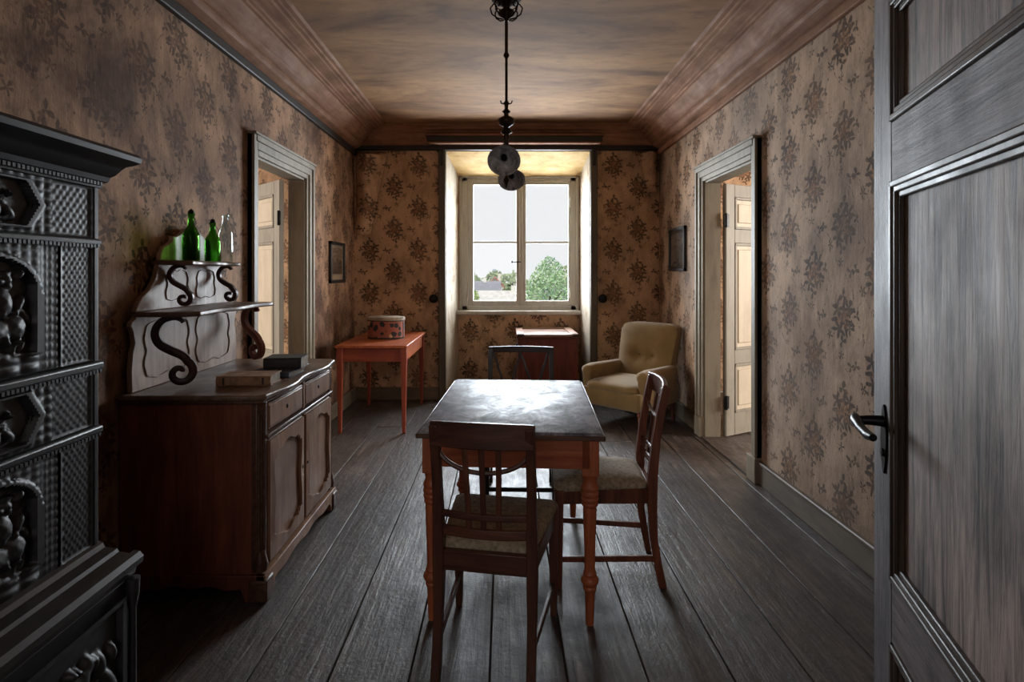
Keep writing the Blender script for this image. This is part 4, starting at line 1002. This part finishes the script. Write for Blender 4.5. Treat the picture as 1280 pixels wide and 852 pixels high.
for sx in (-1, 1):
    MB().lathe([(.0,0),(.011,0),(.013,.01),(.017,.05),(.014,.06),(.022,.07),(.016,.08),(.020,.13),(.017,.14),(.026,.15),(.026,.195),(.0,.196)], (sx*.275, .315, 0), 16).build('front_leg', M_MAHO, ac)
    MB().loft([sq(sx*.26, -.30, .012, .012, 0), sq(sx*.26, -.27, .02, .02, .2)]).build('back_leg', M_MAHO, ac, .003)

# ------------------------------------------------------------------ pendant lamp
lm = thing('pendant_lamp', 'two-armed brass pendant lamp with dish reflectors hanging over the table', 'lamp', (.014, 3.30, 0))
MB().lathe([(.0,3.02),(.085,3.02),(.088,3.012),(.06,2.995),(.03,2.98),(.02,2.97),(.02,2.955),(.045,2.945),(.05,2.93),(.03,2.915),(.016,2.905),(.012,2.89),(.0,2.888)], (0,0,0), 24).build('ceiling_rose', M_BRASS, lm)
for k in range(8):
    a = 2*PI*k/8; c, s_ = math.cos(a), math.sin(a)
    MB().tube([(c*r, s_*r, z) for r, z in ((.02,2.90),(.05,2.905),(.085,2.93),(.095,2.965),(.075,2.99),(.055,2.975),(.065,2.955))], .0045, 6).build('scroll_leaf', M_BRASS, lm)
MB().lathe([(.0,2.90),(.0095,2.90),(.0095,2.705),(.012,2.70),(.017,2.692),(.017,2.682),(.012,2.674),(.008,2.668),(.008,2.42),(.012,2.415),(.018,2.405),(.012,2.395),(.010,2.37),(.026,2.355),(.014,2.345),(.014,2.33),(.026,2.325),(.046,2.312),(.051,2.298),(.044,2.282),(.024,2.27),(.014,2.262),(.030,2.245),(.032,2.232),(.016,2.22),(.020,2.20),(.012,2.185),(.015,2.15),(.013,2.10),(.009,2.09),(.008,1.97),(.014,1.962),(.018,1.95),(.012,1.935),(.007,1.925),(.004,1.905),(.0,1.902)], (0,0,0), 18).build('stem', M_BRASS, lm, smooth=60)
for s_ in (-1, 1):
    MB().tube([(s_*.012, 0, 2.40), (s_*.03, 0, 2.405), (s_*.034, 0, 2.42)], .004, 6).build('gas_tap', M_BRASS, lm)
for s_, dx in ((-1, -.014), (1, .034)):
    ar = MB().tube([(0,0,2.13),(dx*.2,s_*.06,2.12),(dx*.5,s_*.14,2.085),(dx*.8,s_*.22,2.085),(dx,s_*.27,2.10),(dx,s_*.30,2.075)], .0075, 8).build('arm', M_BRASS, lm)
    tilt = math.radians(54 if s_ < 0 else 42)
    hd = MB().lathe([(.0,.060),(.016,.058),(.02,.045),(.02,.03),(.028,.022)], (0,0,0), 18).build('socket', M_IRON, lm, loc=(dx, s_*.30, 2.03), rot=(-tilt, 0, 0))
    dish = [(.022,.030),(.045,.022),(.068,.006),(.080,-.014),(.086,-.022),(.089,-.021),(.083,-.011),(.071,.009),(.047,.026),(.022,.034)]
    MB().lathe(dish+[dish[0]], (0,0,0), 32).build('reflector', M_REFL, lm, loc=(dx, s_*.30, 2.015), rot=(-tilt, 0, 0), smooth=60)
    MB().lathe([(.0,.032),(.017,.030),(.018,.012),(.013,.004),(.0,.002)], (0,0,0), 14).build('lamp_holder', M_IRON, lm, loc=(dx, s_*.30, 2.015), rot=(-tilt, 0, 0))

# ------------------------------------------------------------------ open foreground door
fd = sempty('door_5', (.61, .425, 0), math.radians(72.2))
FWd, FT = .948, .02
def FB(nm, x0, x1, z0, z1, mat, y0=-FT, y1=FT, bev=.003, par=fd): return box(x0, x1, y0, y1, z0, z1).build(nm, mat, par, bev)
SW = .118
FB('stile', FWd-SW, FWd, .008, 2.13, M_FD); FB('stile', 0, SW, .008, 2.13, M_FD)
for a, b in ((.008, .15), (.604, .74), (1.607, 1.737), (2.0, 2.13)): FB('rail', SW, FWd-SW, a, b, M_FDX)
for a, b in ((.15, .604), (.74, 1.607), (1.737, 2.0)):
    p = FB('panel', SW+.002, FWd-SW-.002, a+.002, b-.002, M_FDP, -.006, .006, 0)
    for y0, sgn in ((.006, 1), (-.006, -1)):
        for off, hgt in ((0, .020), (.012, .016), (.024, .010)):
            m = MB(); x0, x1, z0, z1 = SW+off, FWd-SW-off, a+off, b-off; t_ = .014
            ya, yb_ = (y0, y0+hgt) if sgn > 0 else (y0-hgt, y0)
            m.box(x0, x0+t_, ya, yb_, z0, z1); m.box(x1-t_, x1, ya, yb_, z0, z1); m.box(x0, x1, ya, yb_, z0, z0+t_); m.box(x0, x1, ya, yb_, z1-t_, z1)
            m.build('moulding', M_FDM, p, .003)
hp = .87
pl_ = MB().prism([(hp+.019*math.cos(a)*(1-.25*abs(math.sin(a))), 1.035+.078*math.sin(a)) for a in [2*PI*k/28 for k in range(28)]], 'xz', FT, FT+.004).build('handle_plate', M_IRON, fd, .001)
lv = MB().tube([(hp,FT,1.075),(hp,FT+.035,1.075),(hp+.0,FT+.052,1.073)], [.013,.011,.010], 12).build('door_handle', M_IRON, fd)
MB().tube([(hp+.012,FT+.056,1.078),(hp-.005,FT+.058,1.074),(hp-.04,FT+.058,1.066),(hp-.085,FT+.056,1.062),(hp-.11,FT+.054,1.064)], [.009,.012,.0095,.0105,.008], 12).build('lever', M_IRON, lv)
MB().lathe([(.0,FT),(.009,FT),(.009,FT+.008),(.0,FT+.009)], (hp,0,1.005), 12, 'y').build('key_escutcheon', M_IRON, fd)
